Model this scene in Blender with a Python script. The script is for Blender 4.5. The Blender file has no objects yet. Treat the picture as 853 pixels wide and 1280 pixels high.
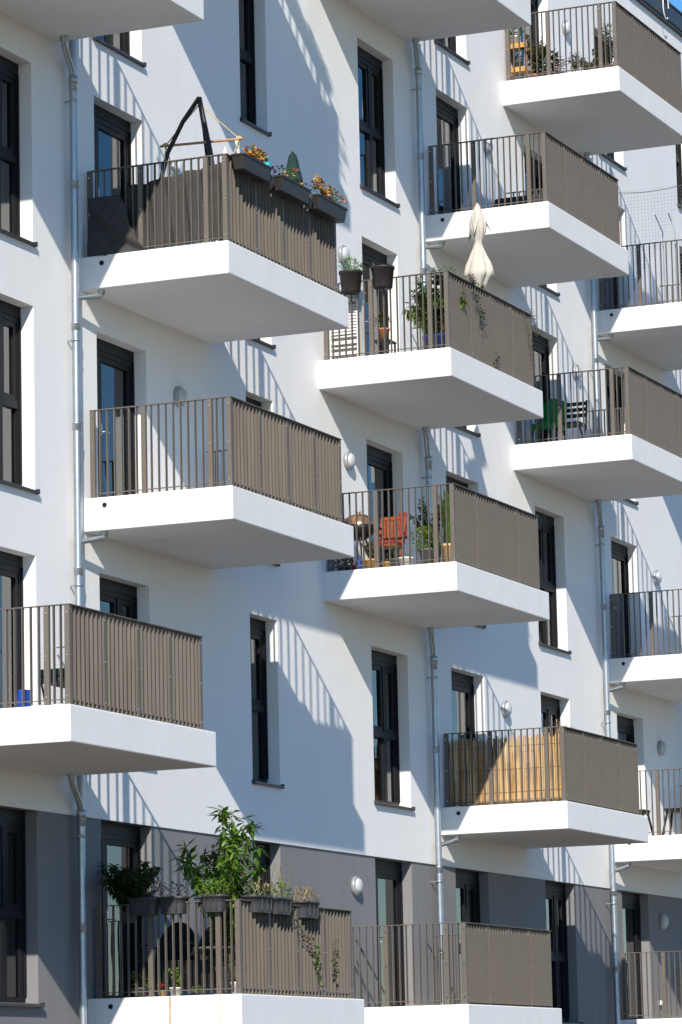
import bpy, bmesh, math, random
from mathutils import Vector, Matrix, noise

scn = bpy.context.scene
COL = scn.collection
R = math.radians
rnd = random.Random(7)
CZ = 1.6                                  # camera height above the ground it stands on

# ------------------------------------------------------------------ materials
def new_mat(name):
    m = bpy.data.materials.new(name); m.use_nodes = True
    nt = m.node_tree
    return m, nt, nt.nodes['Principled BSDF']

def mat(name, col, rough=.6, metal=0., var=.06, scale=4., bump=0., bscale=200., spec=.4, stretch=(1, 1, 1), trans=0.):
    m, nt, b = new_mat(name)
    b.inputs['Roughness'].default_value = rough
    b.inputs['Metallic'].default_value = metal
    b.inputs['Specular IOR Level'].default_value = spec
    tc = nt.nodes.new('ShaderNodeTexCoord'); mp = nt.nodes.new('ShaderNodeMapping')
    mp.inputs['Scale'].default_value = stretch
    nt.links.new(tc.outputs['Object'], mp.inputs['Vector'])
    n = nt.nodes.new('ShaderNodeTexNoise'); n.inputs['Scale'].default_value = scale; n.inputs['Detail'].default_value = 5
    nt.links.new(mp.outputs['Vector'], n.inputs['Vector'])
    r = nt.nodes.new('ShaderNodeValToRGB')
    r.color_ramp.elements[0].position = .3; r.color_ramp.elements[1].position = .7
    r.color_ramp.elements[0].color = tuple(max(0, c * (1 - var)) for c in col) + (1,)
    r.color_ramp.elements[1].color = tuple(min(1, c * (1 + var)) for c in col) + (1,)
    nt.links.new(n.outputs['Fac'], r.inputs['Fac'])
    nt.links.new(r.outputs['Color'], b.inputs['Base Color'])
    if bump:
        n2 = nt.nodes.new('ShaderNodeTexNoise'); n2.inputs['Scale'].default_value = bscale; n2.inputs['Detail'].default_value = 3
        nt.links.new(tc.outputs['Object'], n2.inputs['Vector'])
        bp = nt.nodes.new('ShaderNodeBump'); bp.inputs['Strength'].default_value = bump; bp.inputs['Distance'].default_value = .004
        nt.links.new(n2.outputs['Fac'], bp.inputs['Height']); nt.links.new(bp.outputs['Normal'], b.inputs['Normal'])
    if trans:
        b.inputs['Transmission Weight'].default_value = 0
        t = nt.nodes.new('ShaderNodeBsdfTranslucent'); nt.links.new(r.outputs['Color'], t.inputs['Color'])
        mx = nt.nodes.new('ShaderNodeMixShader'); mx.inputs['Fac'].default_value = trans
        out = nt.nodes['Material Output']
        nt.links.new(b.outputs['BSDF'], mx.inputs[1]); nt.links.new(t.outputs['BSDF'], mx.inputs[2])
        nt.links.new(mx.outputs['Shader'], out.inputs['Surface'])
    return m

def leaf_mat(name, dark, light, trans=.35):
    m, nt, b = new_mat(name)
    b.inputs['Roughness'].default_value = .45; b.inputs['Specular IOR Level'].default_value = .4
    tc = nt.nodes.new('ShaderNodeTexCoord')
    n = nt.nodes.new('ShaderNodeTexNoise'); n.inputs['Scale'].default_value = 14; n.inputs['Detail'].default_value = 4
    nt.links.new(tc.outputs['Object'], n.inputs['Vector'])
    r = nt.nodes.new('ShaderNodeValToRGB'); r.color_ramp.elements[0].position = .35; r.color_ramp.elements[1].position = .65
    r.color_ramp.elements[0].color = dark + (1,); r.color_ramp.elements[1].color = light + (1,)
    nt.links.new(n.outputs['Fac'], r.inputs['Fac']); nt.links.new(r.outputs['Color'], b.inputs['Base Color'])
    t = nt.nodes.new('ShaderNodeBsdfTranslucent'); nt.links.new(r.outputs['Color'], t.inputs['Color'])
    mx = nt.nodes.new('ShaderNodeMixShader'); mx.inputs['Fac'].default_value = trans
    nt.links.new(b.outputs['BSDF'], mx.inputs[1]); nt.links.new(t.outputs['BSDF'], mx.inputs[2])
    nt.links.new(mx.outputs['Shader'], nt.nodes['Material Output'].inputs['Surface'])
    return m

def render_mat(name, col, streak=.05, cloud=.55):
    """mineral render: fine grain, faint cloudy tone, faint vertical rain streaks"""
    m, nt, b = new_mat(name)
    b.inputs['Roughness'].default_value = .92; b.inputs['Specular IOR Level'].default_value = .15
    tc = nt.nodes.new('ShaderNodeTexCoord')
    n1 = nt.nodes.new('ShaderNodeTexNoise'); n1.inputs['Scale'].default_value = cloud; n1.inputs['Detail'].default_value = 6
    oi = nt.nodes.new('ShaderNodeObjectInfo'); of = nt.nodes.new('ShaderNodeVectorMath'); of.operation = 'MULTIPLY_ADD'
    cb = nt.nodes.new('ShaderNodeCombineXYZ')
    for q_ in range(3): nt.links.new(oi.outputs['Random'], cb.inputs[q_])
    of.inputs[1].default_value = (60, 60, 60); nt.links.new(cb.outputs[0], of.inputs[0]); nt.links.new(tc.outputs['Object'], of.inputs[2])
    nt.links.new(of.outputs[0], n1.inputs['Vector'])
    mp = nt.nodes.new('ShaderNodeMapping'); mp.inputs['Scale'].default_value = (5, 5, .22)
    nt.links.new(of.outputs[0], mp.inputs['Vector'])
    n2 = nt.nodes.new('ShaderNodeTexNoise'); n2.inputs['Scale'].default_value = 1.4; n2.inputs['Detail'].default_value = 5
    nt.links.new(mp.outputs['Vector'], n2.inputs['Vector'])
    ad = nt.nodes.new('ShaderNodeMath'); ad.operation = 'ADD'
    nt.links.new(n1.outputs['Fac'], ad.inputs[0]); nt.links.new(n2.outputs['Fac'], ad.inputs[1])
    r = nt.nodes.new('ShaderNodeValToRGB')
    mr = nt.nodes.new('ShaderNodeMath'); mr.operation = 'MULTIPLY'; mr.inputs[1].default_value = .5
    nt.links.new(ad.outputs[0], mr.inputs[0]); nt.links.new(mr.outputs[0], r.inputs['Fac'])
    r.color_ramp.elements[0].position = .32; r.color_ramp.elements[1].position = .6
    r.color_ramp.elements[0].color = tuple(c * (1 - streak) * f for c, f in zip(col, (1, .995, .985))) + (1,)
    r.color_ramp.elements[1].color = col + (1,)
    nt.links.new(r.outputs['Color'], b.inputs['Base Color'])
    n3 = nt.nodes.new('ShaderNodeTexNoise'); n3.inputs['Scale'].default_value = 160; n3.inputs['Detail'].default_value = 3
    nt.links.new(tc.outputs['Object'], n3.inputs['Vector'])
    n4 = nt.nodes.new('ShaderNodeTexNoise'); n4.inputs['Scale'].default_value = 2.2; n4.inputs['Detail'].default_value = 3
    nt.links.new(tc.outputs['Object'], n4.inputs['Vector'])
    bp = nt.nodes.new('ShaderNodeBump'); bp.inputs['Strength'].default_value = .35; bp.inputs['Distance'].default_value = .003
    nt.links.new(n3.outputs['Fac'], bp.inputs['Height'])
    bp2 = nt.nodes.new('ShaderNodeBump'); bp2.inputs['Strength'].default_value = .25; bp2.inputs['Distance'].default_value = .02
    nt.links.new(n4.outputs['Fac'], bp2.inputs['Height']); nt.links.new(bp.outputs['Normal'], bp2.inputs['Normal'])
    nt.links.new(bp2.outputs['Normal'], b.inputs['Normal'])
    return m

def glass_mat():
    m, nt, b = new_mat('window_glass')
    nt.nodes.remove(b)
    tr = nt.nodes.new('ShaderNodeBsdfTransparent'); tr.inputs['Color'].default_value = (.62, .68, .68, 1)
    gl = nt.nodes.new('ShaderNodeBsdfGlossy'); gl.inputs['Roughness'].default_value = .012; gl.inputs['Color'].default_value = (.95, .98, 1, 1)
    fr = nt.nodes.new('ShaderNodeFresnel'); fr.inputs['IOR'].default_value = 1.95
    tc = nt.nodes.new('ShaderNodeTexCoord'); n = nt.nodes.new('ShaderNodeTexNoise'); n.inputs['Scale'].default_value = 1.1
    nt.links.new(tc.outputs['Object'], n.inputs['Vector'])
    bp = nt.nodes.new('ShaderNodeBump'); bp.inputs['Strength'].default_value = .12; bp.inputs['Distance'].default_value = .02
    nt.links.new(n.outputs['Fac'], bp.inputs['Height']); nt.links.new(bp.outputs['Normal'], gl.inputs['Normal'])
    mx = nt.nodes.new('ShaderNodeMixShader')
    nt.links.new(fr.outputs['Fac'], mx.inputs['Fac']); nt.links.new(tr.outputs['BSDF'], mx.inputs[1]); nt.links.new(gl.outputs['BSDF'], mx.inputs[2])
    nt.links.new(mx.outputs['Shader'], nt.nodes['Material Output'].inputs['Surface'])
    return m

M = {}
M['white'] = render_mat('white_render', (.80, .80, .80), .03)
M['grey'] = render_mat('grey_render', (.215, .215, .222), .09)
M['slab'] = render_mat('slab_paint', (.79, .79, .785), .05, 2.2)
M['taupe'] = mat('taupe_powder_coat', (.134, .117, .100), .55, 0, .16, 9, .05, 300, .28, (1, 1, .08))
M['panel'] = mat('taupe_panel', (.196, .155, .117), .66, 0, .06, 1.5, .04, 300, .22)
M['bolt'] = mat('bolt_steel', (.6, .58, .54), .3, 1)
M['frame'] = mat('anthracite_frame', (.011, .012, .015), .5, 0, .08, 3, 0, 1, .18)
M['sill'] = mat('anthracite_sill', (.030, .033, .040), .45, 0, .12, 6, 0, 1, .45)
M['glass'] = glass_mat()
M['curtain'] = mat('sheer_curtain', (.72, .71, .67), .9, 0, .05, 3, 0, 1, .1, trans=.35)
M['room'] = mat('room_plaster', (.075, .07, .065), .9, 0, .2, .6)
M['zinc'] = mat('galvanised_zinc', (.40, .44, .48), .40, .85, .10, 9, .1, 40)
M['lampgrey'] = mat('lamp_housing', (.32, .33, .35), .4, .2)
M['lampwhite'] = mat('lamp_diffuser', (.46, .48, .50), .5)
M['black'] = mat('black_plastic', (.015, .015, .017), .5, 0, .15, 8)
M['hole'] = mat('drain_bore_shade', (.006, .006, .008), .9)  # near-black colour stands in for the shade inside the drain outlets
M['box'] = mat('flower_box_plastic', (.020, .017, .016), .5, 0, .12, 8, .05, 60)
M['boxgrey'] = mat('planter_plastic', (.050, .051, .058), .45, 0, .12, 8, .05, 60)
M['soil'] = mat('soil', (.03, .022, .016), .95, 0, .4, 40, .4, 60)
M['fabric'] = mat('grey_mesh_fabric', (.045, .044, .044), .9, 0, .12, 9, .25, 260)
M['cream'] = mat('cream_cloth', (.56, .525, .465), .9, 0, .05, 5, .2, 200, .1, trans=.08)
M['hammock'] = mat('off_white_cotton', (.72, .71, .68), .9, 0, .05, 5, .2, 120, .1)
M['darkwood'] = mat('black_stained_wood', (.018, .017, .017), .5, 0, .2, 12)
M['wood'] = mat('pale_wood', (.42, .25, .14), .6, 0, .2, 14, .1, 80, .3, (1, 1, .2))
M['shelfwood'] = mat('honey_wood', (.55, .30, .08), .55, 0, .18, 12, .1, 80, .3)
M['orangewood'] = mat('orange_wood', (.27, .06, .016), .5, 0, .2, 14, .1, 80, .35)
M['red'] = mat('red_cushion', (.22, .022, .020), .85, 0, .1, 12, .2, 100)
M['green'] = mat('green_plastic', (.008, .20, .035), .35, 0, .08, 5)
M['parasolgreen'] = mat('dark_green_cloth', (.004, .030, .024), .8, 0, .15, 10, .2, 120)
M['teal'] = mat('turquoise_glaze', (.03, .36, .42), .3)
M['blue'] = mat('blue_glaze', (.012, .04, .20), .28, 0, .1, 6)
M['bluebright'] = mat('blue_plastic', (.01, .07, .45), .4)
M['terra'] = mat('terracotta', (.42, .17, .07), .8, 0, .12, 10, .15, 80)
M['ochre'] = mat('ochre_pot', (.58, .30, .06), .6, 0, .12, 10)
M['sand'] = mat('sand_pot', (.60, .40, .19), .6, 0, .1, 10)
M['whitepot'] = mat('white_pot', (.74, .73, .70), .4, 0, .04, 5)
M['greypot'] = mat('grey_pot', (.10, .105, .11), .6, 0, .12, 8)
M['whitewood'] = mat('white_lacquer', (.72, .72, .71), .5, 0, .03, 5)
M['cushion'] = mat('charcoal_cushion', (.035, .038, .045), .85, 0, .12, 9, .2, 160)
M['copper'] = mat('copper_enamel', (.42, .25, .14), .25, .7, .1, 8)
M['steel'] = mat('bare_steel', (.45, .46, .48), .35, .9)
M['net'] = mat('net_cord', (.42, .42, .44), .8)
M['reed'] = mat('reed_cane', (.56, .38, .17), .7, 0, .30, 9, .3, 60, .3, (1, 1, .25))
M['reeddark'] = mat('reed_cane_brown', (.36, .20, .08), .75, 0, .45, 11, .3, 60, .3, (1, 1, .25))
M['reedpale'] = mat('reed_cane_pale', (.62, .50, .34), .7, 0, .25, 7, .3, 60, .3, (1, 1, .25))
M['straw'] = mat('dry_straw', (.50, .38, .20), .85, 0, .2, 30)
M['stem'] = mat('plant_stem', (.13, .09, .045), .8, 0, .2, 20)
M['leaf'] = leaf_mat('leaf_mid_green', (.035, .085, .014), (.085, .17, .03))
M['leafbright'] = leaf_mat('leaf_bright_green', (.07, .16, .015), (.17, .30, .035))
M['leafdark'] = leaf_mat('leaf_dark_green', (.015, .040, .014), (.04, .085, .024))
M['leafgrey'] = leaf_mat('leaf_grey_green', (.06, .085, .05), (.13, .15, .085))
M['leafdry'] = leaf_mat('leaf_dry', (.20, .14, .05), (.36, .28, .12))
M['pet_orange'] = mat('orange_petal', (.80, .34, .06), .6, 0, .25, 40)
M['pet_yellow'] = mat('yellow_petal', (.80, .55, .08), .6, 0, .15, 40)
M['pet_pink'] = mat('pink_petal', (.70, .10, .34), .6, 0, .2, 40)
M['pet_salmon'] = mat('salmon_petal', (.75, .30, .20), .6, 0, .2, 40)
M['pet_purple'] = mat('purple_petal', (.12, .03, .14), .6, 0, .2, 40)
M['pet_red'] = mat('red_petal', (.55, .03, .04), .6, 0, .2, 40)
M['pet_white'] = mat('white_petal', (.75, .74, .70), .6, 0, .05, 40)
M['rust'] = mat('rust_run', (.50, .33, .20), .9, 0, .25, 20)
M['ground'] = mat('paving_ground', (.100, .080, .058), .9, 0, .18, .35, .2, 30)

# ------------------------------------------------------------------ mesh builder, coordinates (x along facade, n out of it, z up)
class MB:
    def __init__(s): s.v = []; s.f = []; s.m = []; s.sm = []
    def add(s, vs, fs, mi=0, smooth=False):
        o = len(s.v); s.v += [tuple(v) for v in vs]
        for f in fs: s.f.append([i + o for i in f]); s.m.append(mi); s.sm.append(smooth)
    def box(s, x0, x1, n0, n1, z0, z1, mi=0):
        s.add([(x0, n0, z0), (x1, n0, z0), (x1, n1, z0), (x0, n1, z0), (x0, n0, z1), (x1, n0, z1), (x1, n1, z1), (x0, n1, z1)],
              [(0, 1, 2, 3), (4, 5, 6, 7), (0, 1, 5, 4), (1, 2, 6, 5), (2, 3, 7, 6), (3, 0, 4, 7)], mi)
    def bar(s, a, b, w, d, mi=0):
        """square bar from a to b"""
        a = Vector(a); b = Vector(b); t = (b - a).normalized()
        u = t.cross(Vector((0, 0, 1)));  u = u.normalized() if u.length > .01 else Vector((1, 0, 0))
        v = t.cross(u); vs = []
        for p in (a, b):
            for i, j in ((-1, -1), (1, -1), (1, 1), (-1, 1)): vs.append(p + u * i * w / 2 + v * j * d / 2)
        s.add(vs, [(0, 1, 2, 3), (4, 5, 6, 7), (0, 1, 5, 4), (1, 2, 6, 5), (2, 3, 7, 6), (3, 0, 4, 7)], mi)
    def tube(s, path, r, seg=8, mi=0, caps=True):
        path = [Vector(p) for p in path]; rings = []; o = []
        rr = r if isinstance(r, (list, tuple)) else [r] * len(path)
        t0 = (path[1] - path[0]).normalized(); u = t0.cross(Vector((0, 0, 1)))
        u = u.normalized() if u.length > .05 else Vector((1, 0, 0))
        for i, p in enumerate(path):
            t = (path[min(i + 1, len(path) - 1)] - path[max(i - 1, 0)]).normalized()
            u = (u - t * u.dot(t)).normalized(); v = t.cross(u)
            o += [p + (u * math.cos(2 * math.pi * k / seg) + v * math.sin(2 * math.pi * k / seg)) * rr[i] for k in range(seg)]
        fs = []
        for i in range(len(path) - 1):
            for k in range(seg):
                a = i * seg + k; b = i * seg + (k + 1) % seg
                fs.append((a, b, b + seg, a + seg))
        s.add(o, fs, mi, True)
        if caps:
            n = len(path) - 1
            s.add(o[:seg], [tuple(range(seg))], mi); s.add(o[n * seg:], [tuple(range(seg))], mi)
    def lathe(s, prof, c=(0, 0, 0), seg=20, mi=0, sx=1., sn=1., axis='z', smooth=True):
        vs = []; fs = []
        for r, h in prof:
            for k in range(seg):
                a = 2 * math.pi * k / seg; p, q = r * math.cos(a) * sx, r * math.sin(a) * sn
                vs.append((c[0] + p, c[1] + q, c[2] + h) if axis == 'z' else (c[0] + p, c[1] + h, c[2] + q))
        for i in range(len(prof) - 1):
            for k in range(seg):
                a = i * seg + k; b = i * seg + (k + 1) % seg; fs.append((a, b, b + seg, a + seg))
        s.add(vs, fs, mi, smooth)
    def leaf(s, p, d, L, w, mi=0, up=None):
        d = Vector(d).normalized(); p = Vector(p)
        u = d.cross(Vector((rnd.uniform(-.4, .4), rnd.uniform(-.4, .4), 1)))
        u = u.normalized() if u.length > .05 else Vector((1, 0, 0))
        nn = u.cross(d)
        m = p + d * L * .45 - nn * L * .06
        s.add([p, m + u * w / 2 + nn * w * .18, p + d * L - nn * L * .12, m - u * w / 2 + nn * w * .18, m],
              [(0, 1, 4), (1, 2, 4), (2, 3, 4), (3, 0, 4)], mi, False)
    def clump(s, c, r, count, L, w, mi=0, droop=0., out=.7):
        for _ in range(count):
            while True:
                q = Vector((rnd.uniform(-1, 1), rnd.uniform(-1, 1), rnd.uniform(-1, 1)))
                if q.length < 1: break
            p = Vector(c) + Vector((q.x * r[0], q.y * r[1], q.z * r[2]))
            d = q * out + Vector((rnd.uniform(-.7, .7), rnd.uniform(-.7, .7), rnd.uniform(-.5, .8) - droop))
            s.leaf(p, d, L * rnd.uniform(.6, 1.25), w * rnd.uniform(.7, 1.2), mi)
    def blossom(s, p, r, mi):
        for k in range(7):
            a = rnd.uniform(0, 6.3); e = rnd.uniform(-.2, 1.2)
            d = (math.cos(a) * math.cos(e), math.sin(a) * math.cos(e), math.sin(e))
            s.leaf(p, d, r * rnd.uniform(.8, 1.3), r * .8, mi)
    def mesh(s, name, mats, bevel=0, solid=False):
        bm = bmesh.new(); vs = [bm.verts.new((x, -n, z)) for x, n, z in s.v]
        for f, mi, sm in zip(s.f, s.m, s.sm):
            try: fc = bm.faces.new([vs[i] for i in f])
            except ValueError: continue
            fc.material_index = mi; fc.smooth = sm
        bmesh.ops.recalc_face_normals(bm, faces=bm.faces)
        me = bpy.data.meshes.new(name); bm.to_mesh(me); bm.free()
        for k in (mats if isinstance(mats, (list, tuple)) else [mats]): me.materials.append(M[k] if isinstance(k, str) else k)
        return me

def link(name, me, parent=None, loc=(0, 0, 0), bevel=0.):
    o = bpy.data.objects.new(name, me); COL.objects.link(o)
    o.parent = parent; o.location = (loc[0], -loc[1], loc[2])
    if bevel:
        b = o.modifiers.new('edge', 'BEVEL'); b.width = bevel; b.segments = 2; b.limit_method = 'ANGLE'; b.angle_limit = R(40)
    return o
def part(name, mb, mats, parent, loc=(0, 0, 0), bevel=0.): return link(name, mb.mesh(name, mats), parent, loc, bevel)
def tag(o, label, cat=None, group=None, kind=None):
    if label: o['label'] = label
    if cat: o['category'] = cat
    if group: o['group'] = group
    if kind: o['kind'] = kind
    return o
def thing(name, label, cat, loc=(0, 0, 0), group=None, rz=0.):
    """an Empty at the base of a thing; loc given as (x, n, z above camera)"""
    o = bpy.data.objects.new(name, None); COL.objects.link(o); o.empty_display_size = .1
    o.location = (loc[0], -loc[1], loc[2] + CZ); o.rotation_euler = (0, 0, rz)
    return tag(o, label, cat, group)
def solo(name, mb, mats, label, cat, loc=(0, 0, 0), group=None, bevel=0.):
    o = link(name, mb.mesh(name, mats), None, (loc[0], loc[1], loc[2] + CZ), bevel)
    return tag(o, label, cat, group)

# ------------------------------------------------------------------ layout (z relative to the camera)
F = [1.36, 4.39, 7.41, 10.42, 13.42, 16.42]      # balcony floors
HEAD = [3.53] + [f + 2.16 for f in F[1:]]
SILL = [f - .075 for f in F]
BAND = 3.53
XL, XR = 22., 69.
TOP = 19.70
GROUND_B = .35                                    # terrain height at the building
SL = 3.735; SP = 2.0; ST = .411                   # balcony slab length, depth, thickness
BX = {'Ap': 36.0, 'A': 40.31, 'B': 47.66, 'Bp': 51.89, 'C': 55.46, 'Cp': 59.75}
WX = {'Ap': (37.65, 39.05), 'A': (40.72, 42.11), 'M': (45.16, 46.05), 'B': (49.36, 50.74), 'Bp': (52.49, 53.87),
      'Q': (56.41, 57.79), 'Cp': (60.16, 61.55), 'R': (64.62, 65.50)}
BALC = {('Ap', 4), ('Ap', 1), ('A', 0), ('A', 2), ('A', 3), ('A', 5), ('B', 0), ('B', 2), ('B', 3), ('B', 5),
        ('Bp', 1), ('Bp', 4), ('C', 3), ('C', 5), ('Cp', 0), ('Cp', 1), ('Cp', 2), ('Cp', 4)}
HASDOOR = {('Ap', 1), ('A', 0), ('A', 2), ('A', 3), ('B', 0), ('B', 2), ('B', 3), ('Bp', 1), ('Bp', 4), ('Q', 3), ('Q', 5),
           ('Cp', 0), ('Cp', 1), ('Cp', 2), ('Cp', 4)}
WINS = [('Ap', k) for k in range(4)] + [('A', k) for k in range(5)] + [('M', k) for k in range(5)] + [('B', k) for k in range(5)] + \
       [('Bp', k) for k in range(6)] + [('Q', k) for k in range(6)] + [('Cp', k) for k in range(6)] + [('R', k) for k in range(6)]

# ------------------------------------------------------------------ building
bld = thing('apartment_building', 'long white apartment building with dark grey ground floor, jutting balconies and tall anthracite windows', 'building', (51., 0, GROUND_B))
BLO = (51., 0., GROUND_B)
def bpart(name, mb, mats, loc=(0, 0, 0), parent=None, bevel=0.):
    l = loc if parent else (loc[0] - BLO[0], loc[1] - BLO[1], loc[2] - BLO[2])
    return part(name, mb, mats, parent or bld, l, bevel)

wall = MB(); room = MB()
GS = -.018                                        # the grey plinth sits a little behind the white render
ops = [(WX[c][0], WX[c][1], SILL[k], HEAD[k], c, k) for c, k in WINS]
xs = sorted({XL, XR} | {o[0] for o in ops} | {o[1] for o in ops})
zs = sorted({GROUND_B - .6, BAND, TOP} | {o[2] for o in ops} | {o[3] for o in ops})
def hole(x, z): return any(o[0] < x < o[1] and o[2] < z < o[3] for o in ops)
for i in range(len(xs) - 1):
    for j in range(len(zs) - 1):
        x0, x1, z0, z1 = xs[i], xs[i + 1], zs[j], zs[j + 1]
        if hole((x0 + x1) / 2, (z0 + z1) / 2): continue
        g = z1 <= BAND + 1e-6; n = GS if g else 0.
        wall.add([(x0, n, z0), (x1, n, z0), (x1, n, z1), (x0, n, z1)], [(0, 1, 2, 3)], 1 if g else 0)
wall.add([(XL, GS, BAND), (XR, GS, BAND), (XR, 0, BAND), (XL, 0, BAND)], [(0, 1, 2, 3)], 0)
for x0, x1, z0, z1, c, k in ops:
    g = 1 if k == 0 else 0; n0 = GS if g else 0.; d = -.27
    wall.add([(x0, n0, z0), (x0, d, z0), (x0, d, z1), (x0, n0, z1)], [(0, 1, 2, 3)], g)
    wall.add([(x1, n0, z0), (x1, d, z0), (x1, d, z1), (x1, n0, z1)], [(0, 1, 2, 3)], g)
    wall.add([(x0, n0, z1), (x1, n0, z1), (x1, d, z1), (x0, d, z1)], [(0, 1, 2, 3)], g)
    wall.add([(x0, n0, z0), (x1, n0, z0), (x1, d, z0), (x0, d, z0)], [(0, 1, 2, 3)], g)
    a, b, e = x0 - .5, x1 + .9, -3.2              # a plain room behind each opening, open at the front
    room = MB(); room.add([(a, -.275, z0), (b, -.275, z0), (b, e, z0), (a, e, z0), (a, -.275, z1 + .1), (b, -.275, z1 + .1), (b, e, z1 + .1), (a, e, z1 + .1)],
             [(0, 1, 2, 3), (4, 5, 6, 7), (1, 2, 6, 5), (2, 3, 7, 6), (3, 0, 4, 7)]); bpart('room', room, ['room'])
wall.add([(XL, 0, GROUND_B - .6), (XL, -12, GROUND_B - .6), (XL, -12, TOP), (XL, 0, TOP)], [(0, 1, 2, 3)])
wall.add([(XR, 0, GROUND_B - .6), (XR, -12, GROUND_B - .6), (XR, -12, TOP), (XR, 0, TOP)], [(0, 1, 2, 3)])
wall.add([(XL, -12, GROUND_B - .6), (XR, -12, GROUND_B - .6), (XR, -12, TOP), (XL, -12, TOP)], [(0, 1, 2, 3)])
bpart('wall', wall, ['white', 'grey'])
rf = MB(); rf.box(XL - .05, XR + .05, -12.05, .07, TOP, TOP + .05); rf.box(XL - .05, XR + .05, -.28, .09, TOP + .05, TOP + .36)
rf.box(XL - .05, XR + .05, -.30, .11, TOP + .36, TOP + .40)
roof = bpart('roof', rf, ['sill'], bevel=.01)
lp = MB(); lp.tube([(63.9 + .16 * math.cos(a), .14, TOP + .22 + .24 * math.sin(a)) for a in [i * 2 * math.pi / 20 for i in range(18)]], .012, 6)
bpart('cable_loop', lp, ['whitepot'])

# windows
def make_window(c, k):
    x0, x1 = WX[c]; w = x1 - x0; h = HEAD[k] - SILL[k]; door = (c, k) in HASDOOR
    loc = (x0, 0, SILL[k]); f = MB(); FN, FB = -.185, -.262
    f.box(.0, w, FB, FN + .012, h - .135, h)                       # roller blind cassette
    f.box(0, .075, FB, FN, .0, h - .135); f.box(w - .075, w, FB, FN, 0, h - .135)
    f.box(.075, w - .075, FB, FN, h - .20, h - .135); f.box(.075, w - .075, FB, FN, 0, .075)
    f.box(0.012, .04, FN, FN + .022, .09, h - .135); f.box(w - .04, w - .012, FN, FN + .022, .09, h - .135)   # blind guides
    mull = None
    if w > 1.1:
        mull = .90 if not door else .40
        f.box(mull - .045, mull + .045, FB, FN + .001, .075, h - .2)
    zb = .075
    if not door:
        zt = 1.03; f.box(.075, w - .075, FB, FN + .002, zt - .045, zt + .045); zb = zt + .045
    spans = [(.075, mull - .045), (mull + .045, w - .075)] if mull else [(.075, w - .075)]
    gp = MB()
    for a, b in spans:
        s = .068
        z0, z1 = zb, h - .20
        f.box(a, a + s, FB + .01, FN - .012, z0, z1); f.box(b - s, b, FB + .01, FN - .012, z0, z1)
        f.box(a + s, b - s, FB + .01, FN - .012, z0, z0 + s); f.box(a + s, b - s, FB + .01, FN - .012, z1 - s, z1)
        gp.box(a + s, b - s, -.236, -.228, z0 + s, z1 - s)
        if not door:
            gp.box(a, b, -.236, -.228, .075, 1.03 - .045)
            f.box(a, a + .02, FB + .01, FN - .012, .075, .985); f.box(b - .02, b, FB + .01, FN - .012, .075, .985)
    win = bpart('window', f, ['frame'], loc)
    part('pane', gp, ['glass'], win)
    if door:
        hd = MB(); hx = (mull or w) + (.08 if mull else -.1)
        hd.box(hx - .013, hx + .013, FN - .012, FN + .0, 1.02, 1.17); hd.tube([(hx, FN, 1.06), (hx, FN + .05, 1.06), (hx + .11, FN + .05, 1.06)], .009, 6)
        part('handle', hd, ['steel'], win)
    sl = MB(); n1 = .05 if not door else .012
    sl.add([(-.025, FB, .012), (w + .025, FB, .012), (w + .025, n1, -.012), (-.025, n1, -.012),
            (-.025, FB, .0), (w + .025, FB, .0), (w + .025, n1, -.045), (-.025, n1, -.045)] if not door else
           [(0, FB, .012), (w, FB, .012), (w, n1, .0), (0, n1, .0), (0, FB, -.0), (w, FB, -.0), (w, n1, -.03), (0, n1, -.03)],
           [(0, 1, 2, 3), (4, 5, 6, 7), (0, 1, 5, 4), (1, 2, 6, 5), (2, 3, 7, 6), (3, 0, 4, 7)])
    if not door:
        for xx in (-.028, w + .006): sl.box(xx, xx + .022, 0.001, n1 + .003, -.047, .012)
    part('sill', sl, ['sill'], win)
    return win, w, h

def curtain(win, w, h, a, b, seed):
    rr = random.Random(seed); c = MB(); N = max(10, int((b - a) * 70)); n0 = -.305; vs = []; fs = []
    ph = rr.uniform(0, 6)
    for i in range(N + 1):
        x = a + (b - a) * i / N
        n = n0 + .016 * math.sin(x * 68 + ph) + .009 * math.sin(x * 29 + ph * 2)
        vs += [(x, n, .10), (x, n * 1.0, h - .12)]
    for i in range(N): fs.append((2 * i, 2 * i + 2, 2 * i + 3, 2 * i + 1))
    c.add(vs, fs, 0, True)
    part('curtain', c, ['curtain'], win)

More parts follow.
